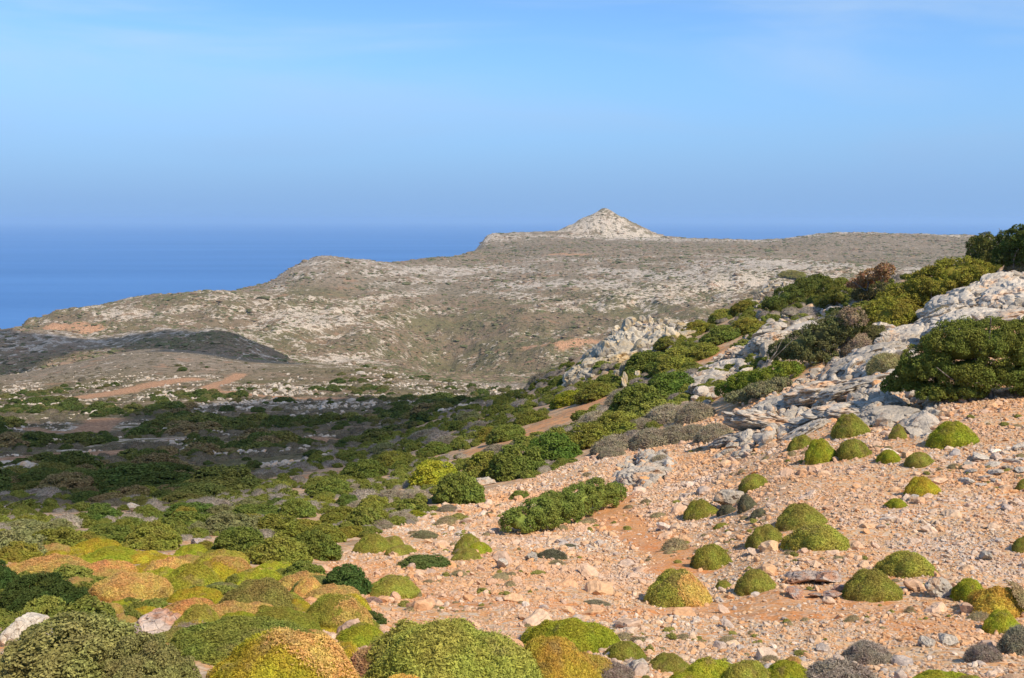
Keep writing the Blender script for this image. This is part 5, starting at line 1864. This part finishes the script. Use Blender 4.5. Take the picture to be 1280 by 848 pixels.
def valley_bushes():
    r, P, px, py = ground_points(15000, 48, 760, -0.52, 0.22, 91)
    x, y = P[:, 0], P[:, 1]
    f = fbm(x / 35, y / 35, 4, 0.55, seed=93)
    hill = (px < 420) & (y > 440) & (y < 700)
    ok = (y > slope_edge(px)) & (red_mask(x, y, 2.2) < 0.2) & (r.random(len(x)) < np.clip(0.22 + 1.6 * f, 0.05, 1) * np.clip(y / 110, 0.5, 1) * np.clip(1.6 - y / 420, 0.4, 1)) & ~(hill & (r.random(len(x)) < 0.93))
    field = (np.abs(px - 655) < 60) & (y > 560)
    ok &= ~field
    P = P[ok]; px = px[ok]; py = py[ok]; f = f[ok]; n = len(P)
    w = 1.0 * np.exp(r.normal(0, 0.42, n)) * (1 + 0.7 * (f > 0.1)) * np.clip(P[:, 1] / 150, 0.8, 1.2)
    w = np.clip(0.8 * w, 0.45, 3.2)
    show = np.where((px > 0) & (px < 700), w / P[:, 1], 0)
    show = np.where(P[:, 1] > slope_edge(px) * 1.02, show, 0)
    order = np.argsort(-show)
    pal = [DEEP, (0.13, 0.16, 0.042), (0.17, 0.19, 0.05), (0.24, 0.235, 0.06), (0.28, 0.22, 0.095)]
    vp = [(float(px[i]), float(py[i]), 1, 1, DEEP) for i in order[:300]]
    vmarks = {'the shaded white rock': (14, 636), 'the clearing white rock': (168, 636), 'the red earth strip': (60, 572), 'the bend of the dirt track': (266, 486), 'the short tan track': (122, 532),
              'the long red bank': (180, 483), 'the red patch in shade': (380, 550), 'the pale field': (640, 483), 'the wide green belt bush': (455, 595), 'the foot of the dark ridge': (330, 455)}
    vl = [q.replace('deep green bush', 'dark bush') for q in by_landmark(vp, 'bush on the valley floor', vmarks)]
    for k_, i in enumerate(order[:300]):
        o = new_obj('valley_bush', BUSH_FAR[int(r.integers(6))] if P[i, 1] > 90 else BUSH[int(r.integers(5))], None, P[i] - np.array([0, 0, 0.08]), pal[int(r.integers(5))])
        o.rotation_euler = (0, 0, r.uniform(0, 6.28)); o.scale = (w[i], w[i] * r.uniform(0.8, 1.2), w[i] * r.uniform(0.42, 0.7))
        own = vl[k_] if ',' in vl[k_] else 'dark green bush, one of many far from any landmark on the valley floor'
        tag(o, own, 'bush', 'bushes scattered over the valley floor')
    rest = order[300:]
    R = np.stack([np.zeros(n), np.zeros(n), r.uniform(0, 6.28, n)], -1)
    S = w[:, None] * np.array([1, 1, 0.65]) * r.uniform(0.8, 1.2, (n, 3))
    h1 = rest[::2]; h2 = rest[1::2]
    scatter('valley_scrub', P[h1], R[h1], S[h1], BUSH_FAR, LAND['valley'], (0.109, 0.145, 0.038), 'dark green scrub covering the far valley floor')
    scatter('valley_scrub_olive', P[h2], R[h2], S[h2] * 0.8, BUSH_FAR, LAND['valley'], (0.203, 0.196, 0.065), 'olive scrub covering the far valley floor')


valley_bushes()


def valley_thorns():
    r, P, px, py = ground_points(14000, 45, 520, -0.52, 0.2, 95)
    x, y = P[:, 0], P[:, 1]
    ok = (y > slope_edge(px)) & (red_mask(x, y, 1.2) < 0.2) & (fbm(x / 20, y / 20, 3, seed=96) > -0.15)
    P = P[ok]; n = len(P)
    w = 0.30 * np.exp(r.normal(0, 0.4, n)) * np.clip(P[:, 1] / 90, 0.7, 1.8)
    R = np.stack([np.zeros(n), np.zeros(n), r.uniform(0, 6.28, n)], -1)
    scatter('valley_thorns', P, R, w[:, None] * np.array([1, 1, 0.7]) * r.uniform(0.8, 1.2, (n, 3)), TWIG_FAR, LAND['valley'], (0.235, 0.20, 0.13), 'grey thorn scrub on the valley floor')


valley_thorns()


def hill_scrub():
    r, P, px, py = ground_points(90000, 700, 3000, -0.5, 0.45, 97)
    x, y = P[:, 0], P[:, 1]
    f = fbm(x / 90, y / 90, 4, 0.6, seed=98) + 0.4 * fbm(x / 20, y / 20, 2, seed=99)
    rc = np.hypot(x - CONE_AT[0], y - CONE_AT[1])
    ok = (P[:, 2] > SEA_Z + 3) & (r.random(len(x)) < np.clip(0.42 + 1.1 * f, 0.04, 1)) & ((rc > 120) | (r.random(len(x)) < 0.25))
    P = P[ok]; n = len(P)
    w = 0.95 * np.exp(r.normal(0, 0.45, n)) * np.clip(P[:, 1] / 1100, 0.9, 1.7)
    R = np.stack([np.zeros(n), np.zeros(n), r.uniform(0, 6.28, n)], -1)
    S = w[:, None] * np.array([1.3, 1.3, 0.6]) * r.uniform(0.7, 1.3, (n, 3))
    k = r.random(n)
    a = k < 0.5
    scatter('hill_scrub', P[a], R[a], S[a], LUMP, LAND['headland'], (0.152, 0.152, 0.070), 'dark olive scrub dotting the far hills')
    scatter('hill_scrub_brown', P[~a], R[~a], S[~a], LUMP, LAND['headland'], (0.268, 0.196, 0.123), 'brown scrub dotting the far hills')


hill_scrub()


def seedlings():
    """dry tufts and seedlings between the stones of the scree"""
    r, P, px, py = ground_points(9000, 8, 45, -0.12, 0.5, 121)
    x, y = P[:, 0], P[:, 1]
    ok = in_poly(px, py, SCREE_POLY) & (fbm(x / 3, y / 3, 2, seed=122) > 0.08) & (r.random(len(x)) < 0.16)
    P = P[ok]; n = len(P)
    w = 0.045 * np.exp(r.normal(0, 0.5, n)) * np.clip(P[:, 1] / 16, 0.7, 1.8)
    R = np.stack([r.normal(0, 0.2, n), r.normal(0, 0.2, n), r.uniform(0, 6.28, n)], -1)
    S = w[:, None] * np.array([1, 1, 0.7]) * r.uniform(0.7, 1.3, (n, 3))
    a = r.random(n) < 0.6
    scatter('dry_tufts', P[a], R[a], S[a], TWIG_FAR, LAND['slope'], (0.36, 0.29, 0.15), 'small dry tufts between the scree stones')
    scatter('seedlings', P[~a], R[~a], S[~a], BUSH_FAR, LAND['slope'], (0.38, 0.36, 0.09), 'small green seedlings between the scree stones')


seedlings()
